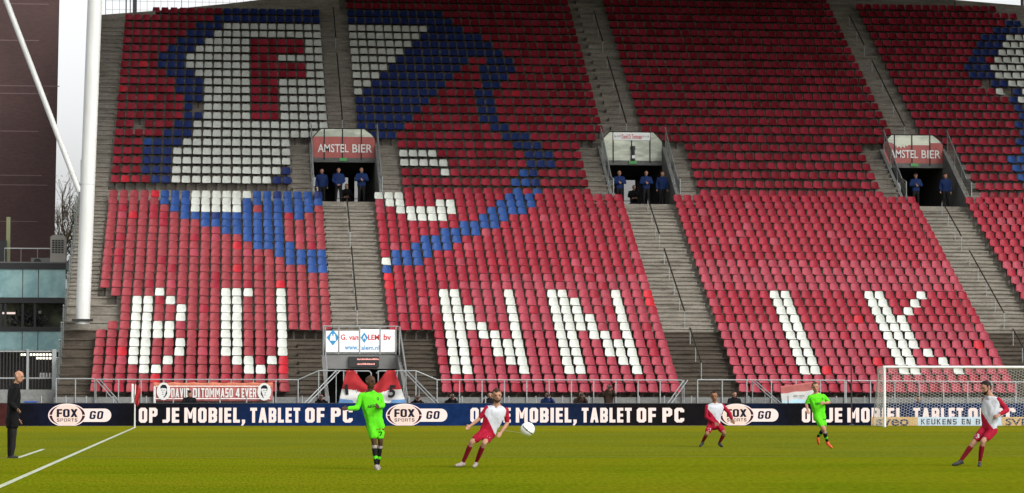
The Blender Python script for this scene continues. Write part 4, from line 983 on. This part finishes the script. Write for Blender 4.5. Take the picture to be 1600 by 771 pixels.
# wire fence above the back edge of the stand
WF = thing('wire_fence', 'fine wire mesh between the rear edge of the stand and the roof', 'fence', (0, 158.6, 20)); mb = MB()
xx = atY(165, 10, 158.6).x
for j in range(34): mb.tube([(xx+j*.40, 158.6, 19), (xx+j*.40, 158.6, 27.2)], .010, 3, False)
for j in range(7): mb.tube([(xx, 158.6, 23.1+j*.52), (xx+13.4, 158.6, 23.1+j*.52)], .008, 3, False)
mb.build('wires', 'pale_joint', WF)
for j in (0, 11, 22, 33): mb = MB(); mb.tube([(xx+j*.40, 158.64, 8), (xx+j*.40, 158.64, 27.2)], .02, 6); mb.build('post', 'steel', WF)
# bare tree in the gap between tower and stand
def bare_tree(px, Y, h, seed, label):
    rr = random.Random(seed); b0 = Vector((atY(px, 400, Y).x, Y, 0)); P = thing('bare_tree', label, 'tree', tuple(b0)); tr, tw, lf = MB(), MB(), MB()
    def grow(p, d, L, r, lev):
        q = p+d*L; m = p+d*L*.5+Vector((rr.uniform(-1, 1), rr.uniform(-1, 1), 0))*L*.06
        (tr if lev < 2 else tw).tube([p, m, q], [r, r*.85, r*.65], 5 if lev < 3 else 3, False)
        if lev == 5:
            for _ in range(3):
                c = q+Vector((rr.uniform(-.25, .25), rr.uniform(-.25, .25), rr.uniform(-.25, .25))); e = Vector((rr.uniform(-1, 1), 0, rr.uniform(-1, 1)))*.06; lf.add([c-e, c+Vector((e.z, 0, -e.x))*.6, c+e], [(0, 1, 2)])
            return
        for _ in range(4 if lev else 5):
            nd = (d+Vector((rr.uniform(-1, 1), rr.uniform(-1, 1), rr.uniform(-.25, .75)))*.62).normalized(); grow(p+d*L*rr.uniform(.55, 1), nd, L*rr.uniform(.6, .82), max(r*.58, .018), lev+1)
    grow(b0, Vector((0, 0, 1)), h*.3, .26, 0)
    mat('bark', (.22, .17, .11), .9); mat('bud', (.20, .17, .05), .8)
    tr.build('trunk', 'bark', P); tw.build('crown', 'bark', P); lf.build('buds', 'bud', P)
bare_tree(104, 178, 19, 4, 'leafless twiggy tree in the gap between brick tower and stand')

# ------------------------------------------------------------------ people
for nm, c, r_ in (('skin_light', (.34, .18, .12), .5), ('skin_tan', (.22, .105, .062), .5), ('skin_dark', (.06, .030, .019), .45), ('hair_brown', (.045, .025, .015), .7), ('hair_black', (.012, .010, .009), .6),
                  ('kit_green', (.085, .52, .010), .7), ('kit_black', (.008, .008, .009), .7), ('kit_red', (.27, .005, .022), .7), ('kit_white', (.44, .45, .49), .7), ('sock_red', (.16, .005, .013), .75), ('boot_orange', (.55, .09, .03), .4),
                  ('boot_grey', (.26, .22, .20), .4), ('boot_dark', (.03, .03, .03), .4), ('coat_black', (.004, .004, .005), .75), ('trouser_dark', (.012, .011, .012), .8), ('jacket_blue', (.008, .022, .085), .65), ('coat_brown', (.035, .022, .016), .8), ('eye', (.01, .008, .007), .3), ('lip', (.25, .08, .07), .5)):
    mat(nm, c, r_, spec=.12, var=.08, scale=9)
ICO = None
def ico_pts():
    global ICO
    if ICO is None:
        bm = bmesh.new(); bmesh.ops.create_icosphere(bm, subdivisions=1, radius=1); ICO = [v.co.copy() for v in bm.verts]; bm.free()
    return ICO
def hulls_mesh(name, hulls, vox, smooth=3, wrinkle=0, wscale=9):
    """Union of sphere-hulls as one continuous skin: each hull is a list of (centre, radius)."""
    bm = bmesh.new()
    for h in hulls:
        vs = [bm.verts.new(Vector(c)+p*r) for c, r in h for p in ico_pts()]
        res = bmesh.ops.convex_hull(bm, input=vs, use_existing_faces=False)
        dead = [g for g in res['geom_interior'] if isinstance(g, bmesh.types.BMVert)]
        bmesh.ops.delete(bm, geom=dead, context='VERTS')
    me = bpy.data.meshes.new(name); bm.to_mesh(me); bm.free()
    ob = bpy.data.objects.new(name, me)
    rm = ob.modifiers.new('r', 'REMESH'); rm.mode = 'VOXEL'; rm.voxel_size = vox
    sm = ob.modifiers.new('s', 'SMOOTH'); sm.iterations = smooth; sm.factor = .5
    out = evaluated_mesh(ob); bpy.data.meshes.remove(me); out.name = name
    if wrinkle:
        out.update()
        for v in out.vertices:
            q = Vector((v.co.x*wscale, v.co.y*wscale, v.co.z*wscale*.6)); v.co += v.normal*wrinkle*(noise.noise(q)+.6*noise.noise(q*2.3))
    out.polygons.foreach_set('use_smooth', [True]*len(out.polygons)); return out
V3 = Vector
def lerp(a, c, t): return V3(a)+(V3(c)-V3(a))*t
def make_person(J, base, spec, label, group=None, vox=.014, name='person'):
    """J: joints in metres relative to base (x right, y away from the camera, z up). spec: clothes and colours."""
    j = {k: V3(v) for k, v in J.items()}; S = spec.get('build', 1.0)
    root = bpy.data.objects.new(name, None); COL.objects.link(root); root.location = base; tag(root, label, 'person', group)
    fwd = V3(spec['face']).normalized(); up = (j['head']-j['neck']).normalized()*.5+V3((0, 0, 1))*.5; up.normalize()
    fwd = (fwd-up*fwd.dot(up)).normalized(); side = fwd.cross(up).normalized()
    hs = spec.get('hs', 1.0)*1.1; hd = j['head']-(j['head']-j['neck']).normalized()*.012
    def H(f, s_, u): return hd+(fwd*f+side*s_+up*u)*hs
    chest = (j['ls']+j['rs'])/2; ax = (j['ls']-j['rs']).normalized(); pel = (j['lh']+j['rh'])/2
    tdir = (chest-pel).normalized(); tf = ax.cross(tdir).normalized()
    if tf.dot(V3(spec.get('chest', spec['face']))) < 0: tf = -tf
    rib = lerp(pel, chest, .62); waist = lerp(pel, chest, .28)
    body = []
    def torso(g):
        sh = [(lerp(j['ls'], chest, .12)-tdir*.02, .062*S+g), (lerp(j['rs'], chest, .12)-tdir*.02, .062*S+g), (chest+tf*.04-tdir*.08, .075*S+g), (rib+ax*.10*S+tf*.01, .095*S+g), (rib-ax*.10*S+tf*.01, .095*S+g)]
        mid = [(rib+ax*.10*S+tf*.01, .095*S+g), (rib-ax*.10*S+tf*.01, .095*S+g), (waist+ax*.075*S, .092*S+g), (waist-ax*.075*S, .092*S+g)]
        low = [(waist+ax*.075*S, .092*S+g), (waist-ax*.075*S, .092*S+g), (pel+ax*.085*S-tf*.015, .098*S+g), (pel-ax*.085*S-tf*.015, .098*S+g)]
        return [sh, mid, low]
    def arm(s_, g0, g1, t_end=2.0):
        sh, el, wr = j[s_+'s'], j[s_+'e'], j[s_+'w']; out = [[(sh, .058*S+g0), (lerp(sh, el, .5), .050*S+g0), (lerp(sh, el, min(1, t_end)), .042*S+g1)]]
        if t_end > 1: e2 = lerp(el, wr, t_end-1); out.append([(el, .042*S+g1), (lerp(el, e2, .35), .043*S+g1), (e2, (.030*S if t_end > 1.8 else .036*S)+g1)])
        return out
    def leg(s_, g0, g1, t0=0, t1=2.0):
        hp, kn, an = j[s_+'h'], j[s_+'k'], j[s_+'a']; out = []
        if t0 < 1: out.append([(lerp(hp, kn, t0), (.088-.028*t0)*S+g0), (lerp(hp, kn, min(1, t1)), (.088-.030*min(1, t1))*S+g0)])
        if t1 > 1:
            a0 = max(0, t0-1); a1 = t1-1; bk = (lerp(hp, kn, .5)-kn).normalized()
            out.append([(lerp(kn, an, a0), (.056 if a0 < .1 else .052)*S+g1), (lerp(kn, an, max(a0, .33))+V3((0, .012, 0)), .057*S+g1), (lerp(kn, an, max(.6, a0)), .047*S+g1), (lerp(kn, an, a1), .036*S+g1)])
        return out
    def foot(s_, g):
        an, to = j[s_+'a'], j[s_+'t']; d = (to-an); heel = an-V3((d.x, d.y, 0))*.18-V3((0, 0, .045))
        ball = lerp(an, to, .75); ball.z = min(ball.z, to.z+.02)
        return [[(an, .036*S+g), (heel, .034*S+g), (lerp(heel, to, .5), .036*S+g)], [(heel, .032*S+g), (lerp(heel, to, .7), .040*S+g), (to, .028*S+g)]]
    def hand(s_):
        wr, el = j[s_+'w'], j[s_+'e']; d = (wr-el).normalized(); n = tf.cross(d).normalized() if abs(tf.dot(d)) < .9 else ax; pn = n.cross(d).normalized()
        out = [[(wr, .026), (wr+d*.05+n*.028, .016), (wr+d*.05-n*.028, .016), (wr+d*.085+n*.030, .013), (wr+d*.085-n*.030, .013)]]
        curl = spec.get('curl', .5); sg = 1 if s_ == 'l' else -1
        for q, (o_, L) in enumerate(((-.031, .062), (-.011, .074), (.011, .070), (.031, .055))):
            p0 = wr+d*.085+n*o_; p1 = p0+(d*(1-curl*.4)+pn*curl*.5*sg)*L*.55; p2 = p1+(d*(1-curl)+pn*curl*sg)*L*.45; out.append([(p0, .0105), (p1, .0095)]); out.append([(p1, .0095), (p2, .008)])
        th = wr+d*.03-n*.034; t1 = th+(d*.6-n*.8+pn*.3*sg).normalized()*.035; out.append([(th, .014), (t1, .011)]); out.append([(t1, .011), (t1+(d-n*.2+pn*.4*sg).normalized()*.03, .009)])
        return out
    head = [[(H(-.012, 0, .035), .088*hs), (H(.012, 0, .045), .082*hs), (H(.035, 0, -.02), .062*hs), (H(.045, 0, -.075), .038*hs), (H(.02, .03, -.06), .04*hs), (H(.02, -.03, -.06), .04*hs)],
            [(H(.085, 0, .02), .012*hs), (H(.108, 0, -.018), .014*hs), (H(.085, .012, -.026), .012*hs), (H(.085, -.012, -.026), .012*hs)],
            [(H(.078, .034, .038), .014*hs), (H(.078, -.034, .038), .014*hs), (H(.088, 0, .04), .011*hs)], [(H(.074, .02, -.052), .012*hs), (H(.074, -.02, -.052), .012*hs), (H(.084, 0, -.053), .011*hs)]]
    for sg in (-1, 1): head.append([(H(-.012, sg*.086, .03), .014*hs), (H(-.006, sg*.09, -.012), .010*hs), (H(-.024, sg*.098, .022), .010*hs)])
    body += head+[[(H(-.01, 0, -.05), .058), (j['neck']+tdir*.0, .062), (lerp(j['neck'], chest, .6), .070)], [(j['neck'], .05), (lerp(j['ls'], chest, .25), .05), (lerp(j['rs'], chest, .25), .05)]]
    body += torso(0)
    for s_ in 'lr': body += arm(s_, 0, 0)+hand(s_)+leg(s_, 0, 0)+foot(s_, -.004)
    me = hulls_mesh('body', body, vox, 2); me.materials.append(M[spec['skin']])
    bo = link('body', me); bo.parent = root
    def clothe(nm, hulls, m, wr=.006, vx=None, fn=None, mats=None):
        me2 = hulls_mesh(nm, hulls, vx or vox*1.15, 2, wr)
        for mm in (mats or [m]): me2.materials.append(M[mm])
        if fn:
            for f in me2.polygons: f.material_index = fn(f.center)
        o = link(nm, me2); o.parent = root; return o
    for sg in (-1, 1):
        mb = MB(); mb.prism_y(ellipse(0, 0, .016, .009, 8), -.006, .006); e = mb.build('eye', 'eye'); e.parent = root
        e.matrix_local = Matrix.Translation(H(.083, sg*.032, .018)) @ Matrix((tuple(side), tuple(-fwd), tuple(up))).transposed().to_4x4()
    mb = MB(); mb.prism_y(ellipse(0, 0, .024, .006, 8), -.006, .006); e = mb.build('mouth', 'lip'); e.parent = root
    e.matrix_local = Matrix.Translation(H(.088, 0, -.054)) @ Matrix((tuple(side), tuple(-fwd), tuple(up))).transposed().to_4x4()
    if spec.get('hair'):
        hh = [[(H(-.022, 0, .058), .088*hs), (H(.012, 0, .075), .073*hs), (H(.05, 0, .105), .034*hs)], [(H(-.05, 0, .0), .070*hs), (H(-.03, 0, .05), .082*hs)]]
        if spec.get('hair_short'): hh = [[(H(-.02, 0, .052), .086*hs), (H(.01, 0, .066), .073*hs)], [(H(-.045, 0, .0), .064*hs), (H(-.03, 0, .04), .078*hs)]]
        for sg in (-1, 1): hh.append([(H(-.015, sg*.072, .05), .022*hs), (H(.004, sg*.078, .005), .010*hs)])
        clothe('hair', hh, spec['hair'], .004)
    if spec.get('beard'):
        clothe('beard', [[(H(.042, .03, -.07), .038*hs), (H(.042, -.03, -.07), .038*hs), (H(.06, 0, -.088), .032*hs)], [(H(.005, .055, -.03), .022*hs), (H(.035, .04, -.065), .03*hs)], [(H(.005, -.055, -.03), .022*hs), (H(.035, -.04, -.065), .03*hs)]], spec['hair'], .003)
    t = spec['type']
    if t == 'player':
        sl = spec.get('sleeve', .85)
        top = torso(.016); hem = [(waist+ax*.072, .104), (waist-ax*.072, .104), (pel+ax*.082-tdir*.03, .106), (pel-ax*.082-tdir*.03, .106)]
        hs_ = top[:2]+[hem]+[[(j['neck']-tdir*.045, .070), (j['ls']*.75+chest*.25-tdir*.0, .066), (j['rs']*.75+chest*.25, .066)]]
        body_c, body_c2, slc = spec['shirt'], spec.get('shirt2'), spec.get('sleeve_c')
        if body_c2:
            dsg = spec.get('diag', 1)
            def sf(p):
                q = p-pel; u = q.dot(ax); v = q.dot(tdir)
                return 0 if v > .20+dsg*u*1.25 else 1
            sh = clothe('shirt', hs_, None, .012, fn=sf, mats=[body_c, body_c2])
        else: sh = clothe('shirt', hs_, None, .012, fn=lambda p: 1 if -.100 < (p-pel).dot(tdir) < -.062 else 0, mats=[body_c, spec.get('hem', body_c)])
        for s_ in 'lr': o = clothe('sleeve', arm(s_, .009, .015, sl), slc or body_c, .007); 
        sr = [[(pel+ax*.070, .100), (pel-ax*.070, .100), (pel+ax*.06-tdir*.05, .10), (pel-ax*.06-tdir*.05, .10)]]
        for s_ in 'lr': sr.append([(j[s_+'h'], .100), (lerp(j[s_+'h'], j[s_+'k'], .66), .092)])
        so = clothe('shorts', sr, spec['shorts'], .012)
        for s_ in 'lr':
            clothe('sock', leg(s_, 0, .005, 1.20, 1.98), spec['sock'], .002); clothe('boot', foot(s_, .004), spec['boot'], 0)
            if spec.get('sock_band'):
                clothe('sock_band', leg(s_, 0, .009, 1.66, 1.80)[-1:] and [[(lerp(j[s_+'k'], j[s_+'a'], .62), .0545), (lerp(j[s_+'k'], j[s_+'a'], .72), .051)]], spec['sock_band'], 0)
                clothe('sock_band', [[(lerp(j[s_+'k'], j[s_+'a'], .21), .0605), (lerp(j[s_+'k'], j[s_+'a'], .26), .062)]], spec.get('sock_top', 'boot_grey'), 0)
        # printed marks, laid onto the cloth surface
        def print_on(obj, nm, txt, c, w_, h_, m, ry=0):
            me3 = text_mesh(txt, .01, .001)[0]; xs = [v.co.x for v in me3.vertices]; ys = [v.co.y for v in me3.vertices]
            tree = BVHTree.FromPolygons([v.co for v in obj.data.vertices], [p.vertices for p in obj.data.polygons])
            fr = tf; sx_ = -ax if (-ax).cross(tdir).dot(fr) < 0 else ax
            sx_ = tdir.cross(fr).normalized()
            for v in me3.vertices:
                q = c+sx_*((v.co.x-min(xs))/(max(xs)-min(xs))-.5)*w_+tdir*((v.co.y-min(ys))/(max(ys)-min(ys))-.5)*h_
                hit = tree.ray_cast(q+fr*.5, -fr); v.co = (hit[0] if hit[0] else q+fr*.12)+fr*(.005+(.001 if v.co.z > 0 else 0))
            me3.materials.clear(); me3.materials.append(M[m]); o = link(nm, me3); o.parent = root
        for txt, up_, off, w_, h_, m in spec.get('prints', ()): print_on(sh, 'print', txt, lerp(pel, chest, up_)+tdir.cross(tf).normalized()*off, w_, h_, m)
        for txt, sd, w_, h_, m in spec.get('number', ()): print_on(so, 'number', txt, lerp(j[sd+'h'], j[sd+'k'], .5), w_, h_, m)
    else:
        low = spec.get('low', .0); co = torso(.03)
        if low: co.append([(pel+ax*.08, .125), (pel-ax*.08, .125), (pel+ax*.09-tdir*low, .135), (pel-ax*.09-tdir*low, .135)])
        co.append([(j['neck']+tdir*.012, .068), (j['neck']-tdir*.03, .085), (j['ls']*.7+chest*.3, .075), (j['rs']*.7+chest*.3, .075)])
        for s_ in 'lr': co += arm(s_, .030, .022, 1.93)
        clothe('coat', co, spec['coat'], .008)
        tr = [[(pel+ax*.07, .105), (pel-ax*.07, .105), (pel-tdir*.08, .10)]]
        for s_ in 'lr': tr += leg(s_, .018, .018, 0, 1.97)
        clothe('trousers', tr, spec['trousers'], .008)
        for s_ in 'lr': clothe('shoe', foot(s_, .008), 'boot_dark', 0)
        if spec.get('cap'): clothe('cap', [[(H(-.01, 0, .075), .09*hs), (H(.01, 0, .08), .082*hs)], [(H(.09, .05, .075), .012), (H(.09, -.05, .075), .012), (H(.16, 0, .06), .010)]], spec['cap'], 0)
    return root
def pose(zx, zy, zs, feet, joints):
    """joints given as (u, v, depth) in an enlarged crop of the photo whose origin is zx, zy; feet = photo pixel of the ground point"""
    g = ground(*feet); k = g.y/FPX
    return g, {n: ((zx+u/zs-feet[0])*k, d, (feet[1]-(zy+v/zs))*k) for n, (u, v, d) in joints.items()}
# neon green player waiting for the ball
g, J = pose(520, 575, 4.533, (587, 734), dict(head=(262, 100, -.02), neck=(268, 160, 0), ls=(330, 198, .03), rs=(200, 200, -.03), le=(352, 272, -.02), lw=(318, 276, -.22), re=(170, 288, -.06), rw=(100, 290, -.16),
    lh=(328, 415, .02), rh=(272, 415, -.02), lk=(338, 520, .0), rk=(290, 520, -.06), la=(322, 690, .16), ra=(306, 690, -.06), lt=(330, 712, .02), rt=(318, 722, -.22)))
make_person(J, g, dict(type='player', face=(.75, -.65, -.05), chest=(.25, -1, 0), skin='skin_dark', shirt='kit_green', sleeve=1.9, shorts='kit_green', hem='sock_red', sock='kit_black', sock_band='kit_green', boot='boot_grey',
    prints=(('AEGON', .66, -.0, .24, .055, 'kit_black'), ('o', .86, .11, .05, .06, 'kit_black')), number=(('2', 'l', .07, .08, 'kit_black'),)), 'dark-skinned player in a long-sleeved neon green kit, arms bent, standing on the pitch')
# red and white player pushing off towards the ball
g, J = pose(690, 595, 5.14, (741, 731), dict(head=(440, 118, -.05), neck=(446, 190, 0), ls=(518, 238, .02), rs=(362, 226, -.02), le=(530, 345, .02), lw=(470, 420, -.16), re=(300, 308, -.02), rw=(228, 362, -.10),
    lh=(402, 425, .05), rh=(335, 415, -.05), lk=(332, 500, -.24), rk=(236, 492, -.18), la=(278, 655, .0), ra=(172, 655, .02), lt=(252, 690, -.10), rt=(112, 680, -.06)))
make_person(J, g, dict(type='player', face=(.15, -1, -.08), chest=(.1, -1, 0), skin='skin_light', hair='hair_brown', beard=1, shirt='kit_white', shirt2='kit_red', diag=-1, sleeve_c='kit_red', sleeve=.8, shorts='kit_red', sock='sock_red', boot='boot_grey',
    number=(('7', 'l', .07, .08, 'kit_white'),)), 'bearded player in red and white leaning back beside the flying ball')
# second red and white player, crouching run
g, J = pose(1070, 590, 6.427, (1113, 699), dict(head=(290, 180, -.06), neck=(302, 242, 0), ls=(385, 282, .02), rs=(222, 290, -.02), le=(448, 345, .04), lw=(480, 420, -.02), re=(212, 395, -.06), rw=(290, 455, -.22),
    lh=(335, 470, .03), rh=(255, 475, -.03), lk=(385, 560, -.22), rk=(208, 565, -.20), la=(352, 655, .04), ra=(182, 645, .08), lt=(372, 692, -.10), rt=(148, 690, .0)))
make_person(J, g, dict(type='player', face=(-.1, -1, -.05), skin='skin_tan', hair='hair_black', hair_short=1, shirt='kit_white', shirt2='kit_red', diag=-1, sleeve_c='kit_red', sleeve=1.9, shorts='kit_red', sock='sock_red', boot='boot_dark',
    number=(('17', 'r', .09, .08, 'kit_white'),)), 'player in red and white with long sleeves crouching in a wide stance before the board')
# second neon green player running
g, J = pose(1230, 585, 5.93, (1296, 701), dict(head=(253, 108, -.06), neck=(266, 165, 0), ls=(338, 196, .03), rs=(208, 200, -.03), le=(392, 258, .0), lw=(318, 262, -.24), re=(172, 270, .02), rw=(180, 330, -.08),
    lh=(325, 395, .02), rh=(272, 395, -.02), lk=(348, 495, .02), rk=(322, 505, -.20), la=(308, 580, .34), ra=(368, 625, -.05), lt=(322, 650, .40), rt=(398, 678, -.20)))
make_person(J, g, dict(type='player', face=(-.1, -1, -.02), skin='skin_light', hair='hair_brown', hair_short=1, shirt='kit_green', sleeve=.85, shorts='kit_green', hem='kit_black', sock='kit_black', sock_band='kit_green', boot='boot_orange',
    prints=(('AEGON', .66, 0, .24, .055, 'kit_black'), ('o', .86, .11, .05, .06, 'kit_black'))), 'player in short-sleeved neon green kit with orange boots running before the board')
# third red and white player, looking aside
g, J = pose(1470, 580, 4.815, (1517, 729), dict(head=(348, 112, -.02), neck=(376, 168, 0), ls=(436, 208, -.10), rs=(352, 212, .14), le=(505, 285, -.10), lw=(425, 322, -.26), re=(352, 300, .10), rw=(392, 330, -.12),
    lh=(400, 440, -.06), rh=(340, 435, .06), lk=(300, 525, -.20), rk=(250, 540, .02), la=(290, 685, -.06), ra=(160, 672, .10), lt=(268, 712, -.20), rt=(92, 705, .05)))
make_person(J, g, dict(type='player', face=(-1, -.25, -.08), chest=(-.55, -.8, 0), skin='skin_light', hair='hair_black', beard=1, shirt='kit_white', shirt2='kit_red', diag=-1, sleeve_c='kit_red', sleeve=1.9, shorts='kit_red', sock='sock_red', boot='boot_dark',
    number=(('13', 'r', .10, .09, 'kit_white'),)), 'dark-haired player in red and white looking aside before the goal net')
# the coach
g, J = pose(0, 570, 4.817, (20, 716), dict(head=(134, 100, -.02), neck=(112, 160, 0), ls=(122, 195, -.16), rs=(78, 195, .16), le=(82, 300, -.22), lw=(128, 340, -.26), re=(66, 300, .20), rw=(135, 420, .08),
    lh=(100, 425, -.08), rh=(84, 425, .08), lk=(100, 560, -.08), rk=(76, 560, .08), la=(92, 685, -.09), ra=(72, 685, .09), lt=(130, 697, -.12), rt=(112, 697, .06)))
make_person(J, g, dict(type='coat', face=(1, -.25, -.03), chest=(1, -.3, 0), skin='skin_light', coat='coat_black', trousers='trouser_dark', low=.10, hs=1.05, build=1.08), 'bald man in a long black coat standing at the touchline')
# stewards in the portals
def steward(px, headpy, arms, face, label, Yd, cap=None, build=1.08, skin='skin_light', hair='hair_brown'):
    top = atY(px, headpy, Yd); base = V3((top.x, Yd, ZP)); h = max(1.62, min(1.86, top.z-ZP)); k = h/1.80
    J = dict(head=(0, -.02, 1.68), neck=(0, 0, 1.52), ls=(.20, 0, 1.44), rs=(-.20, 0, 1.44), lh=(.09, 0, .95), rh=(-.09, 0, .95), lk=(.11, -.02, .50), rk=(-.11, -.02, .50), la=(.13, .03, .08), ra=(-.13, .03, .08), lt=(.16, -.14, .03), rt=(-.16, -.14, .03))
    if arms == 'crossed': J.update(le=(.30, -.06, 1.18), re=(-.30, -.06, 1.18), lw=(.02, -.24, 1.20), rw=(-.02, -.22, 1.16))
    elif arms == 'front': J.update(le=(.29, -.02, 1.15), re=(-.29, -.02, 1.15), lw=(.07, -.20, .98), rw=(-.07, -.20, .97))
    else: J.update(le=(.28, .03, 1.14), re=(-.28, .03, 1.14), lw=(.27, -.06, .90), rw=(-.27, -.06, .90))
    J = {n: V3(v)*k for n, v in J.items()}
    return make_person(J, base, dict(type='coat', face=face, chest=(face[0]*.5, -1, 0), skin=skin, hair=hair, hair_short=1, coat='jacket_blue', trousers='trouser_dark', build=build, cap=cap, hs=k), label, None, .024)
YS = 136.3
steward(503, 264, 'side', (.2, -1, 0), 'steward in blue jacket, first of the three under the sign beside the U block', YS+.5)
steward(529, 262, 'front', (-.2, -1, 0), 'steward in blue jacket with hands clasped, middle of three under the red sign', YS, hair='hair_black')
steward(565, 258, 'crossed', (.4, -1, 0), 'stout steward in blue jacket with arms folded, nearest the N block', YS-.3, build=1.18)
steward(967.5, 265, 'crossed', (.1, -1, 0), 'steward in blue jacket standing alone at the NN side of the glass portal', YS)
steward(1009.5, 266, 'crossed', (-.2, -1, 0), 'steward in blue jacket with folded arms in the middle of the glass portal', YS, hair='hair_black')
steward(1034.5, 264, 'side', (.9, -.5, 0), 'steward in blue jacket turned sideways at the IK side of the glass portal', YS+.3)
steward(1430.5, 268, 'crossed', (0, -1, 0), 'steward in blue jacket with cap in the middle of the portal beyond the K', YS, cap='hair_black')
steward(1477, 270, 'side', (.5, -1, 0), 'steward in blue jacket at the railing side of the portal beyond the K', YS, hair='hair_black')
# people sitting low behind the advertising board
def sitter(px, headpy, coat, label, cam_=False, zb=0, face=(0, -1, 0), Y=114.6, hair='hair_black', skin='skin_light', lean=0, cap=None):
    top = atY(px, headpy, Y); k = .96; dz = top.z-zb-1.32
    base = V3((top.x, Y, zb))
    J = dict(head=(lean, -.10, 1.20), neck=(lean*.7, -.05, 1.04), ls=(.20+lean*.5, -.02, .97), rs=(-.20+lean*.5, -.02, .97), lh=(.10, .05, .50), rh=(-.10, .05, .50), lk=(.17, -.36, .52), rk=(-.17, -.36, .52), la=(.17, -.30, .08), ra=(-.17, -.30, .08), lt=(.18, -.50, .03), rt=(-.18, -.50, .03))
    if cam_: J.update(le=(.27, -.22, .86), re=(-.27, -.22, .86), lw=(.09+lean, -.33, 1.10), rw=(-.09+lean, -.30, 1.12))
    else: J.update(le=(.28, -.10, .74), re=(-.28, -.10, .74), lw=(.10, -.30, .66), rw=(-.10, -.30, .66))
    J = {n: V3(v)+V3((0, 0, dz if n in ('head', 'neck', 'ls', 'rs', 'le', 're', 'lw', 'rw') else dz*.6 if n in ('lh', 'rh', 'lk', 'rk') else 0)) for n, v in J.items()}
    o = make_person(J, base, dict(type='coat', face=face, skin=skin, hair=hair, coat=coat, trousers='trouser_dark', hair_short=1, cap=cap), label, None, .024)
    mb = MB(); zs = .36+dz*.6; mb.box(-.2, .2, -.02, .30, zs-.04, zs)
    for sx in (-.18, .18):
        for sy in (.0, .28): mb.tube([(sx, sy, 0), (sx*.9, sy, zs-.03)], .015, 5)
    s = mb.build('folding_stool', 'steel_dark'); s.location = base; tag(s, 'small dark folding stool under a seated person', 'stool', 'folding stools under seated people')
    if cam_:
        C = thing('press_camera', 'black press camera held at the face of a crouching photographer', 'camera', tuple(base+J['head']+V3((0, -.20, 0))), 'cameras of the photographers')
        h = base+J['head']+V3((0, -.22, -.005)); mb = MB(); mb.box(h.x-.075, h.x+.075, h.y-.03, h.y+.05, h.z-.06, h.z+.05); mb.box(h.x-.03, h.x+.03, h.y-.02, h.y+.04, h.z+.051, h.z+.08); mb.build('camera_body', 'black', C)
        mb = MB(); mb.tube([(h.x, h.y-.031, h.z), (h.x, h.y-.18, h.z-.005), (h.x, h.y-.30, h.z-.01)], [.045, .05, .062], 12); mb.build('lens', 'black', C)
sitter(296, 611, 'coat_black', 'person in black with a cap before the memorial banner', face=(.1, -1, -.1), cap='hair_black')
sitter(503, 616, 'coat_black', 'photographer in black crouching on the U side of the tunnel flag', True, lean=-.05)
sitter(652, 617, 'coat_black', 'photographer in black crouching on the N side of the tunnel flag', True)
sitter(704, 615, 'coat_black', 'photographer in black below the first column of the NN block', True, lean=.06)
sitter(765, 613, 'coat_black', 'person in a black coat behind the bearded player', Y=114.2)
sitter(855, 613, 'jacket_blue', 'photographer in a blue jacket crouching below the two N letters', True)
sitter(906, 612, 'coat_brown', 'photographer in dark brown with light hair below the second N', True, lean=.04, hair='hair_brown')
sitter(951, 601, 'coat_brown', 'photographer in dark brown sitting higher with a large camera', True, Y=114.9)
sitter(1147, 612, 'coat_black', 'young person in black jacket and red shirt above the oval logo', face=(.4, -1, -.1))
sitter(1434, 619, 'jacket_blue', 'person in bright blue behind the goal net', face=(0, -1, -.2), Y=114.3)
sitter(493, 291, 'coat_black', 'person in dark clothes sitting in the portal opening beside the BU block', Y=137.6, zb=ZP, face=(.3, -1, 0))
sitter(541, 288, 'coat_black', 'person in dark clothes sitting behind the clasped-hands steward', Y=138.2, zb=ZP, face=(-.3, -1, 0))
sitter(957, 290, 'coat_black', 'person in dark clothes sitting low in the glass portal at its NN side', Y=137.6, zb=ZP)
sitter(990, 290, 'coat_black', 'person in dark clothes sitting between the stewards of the glass portal', Y=137.8, zb=ZP)
bpy.data.scenes.remove(TMP)
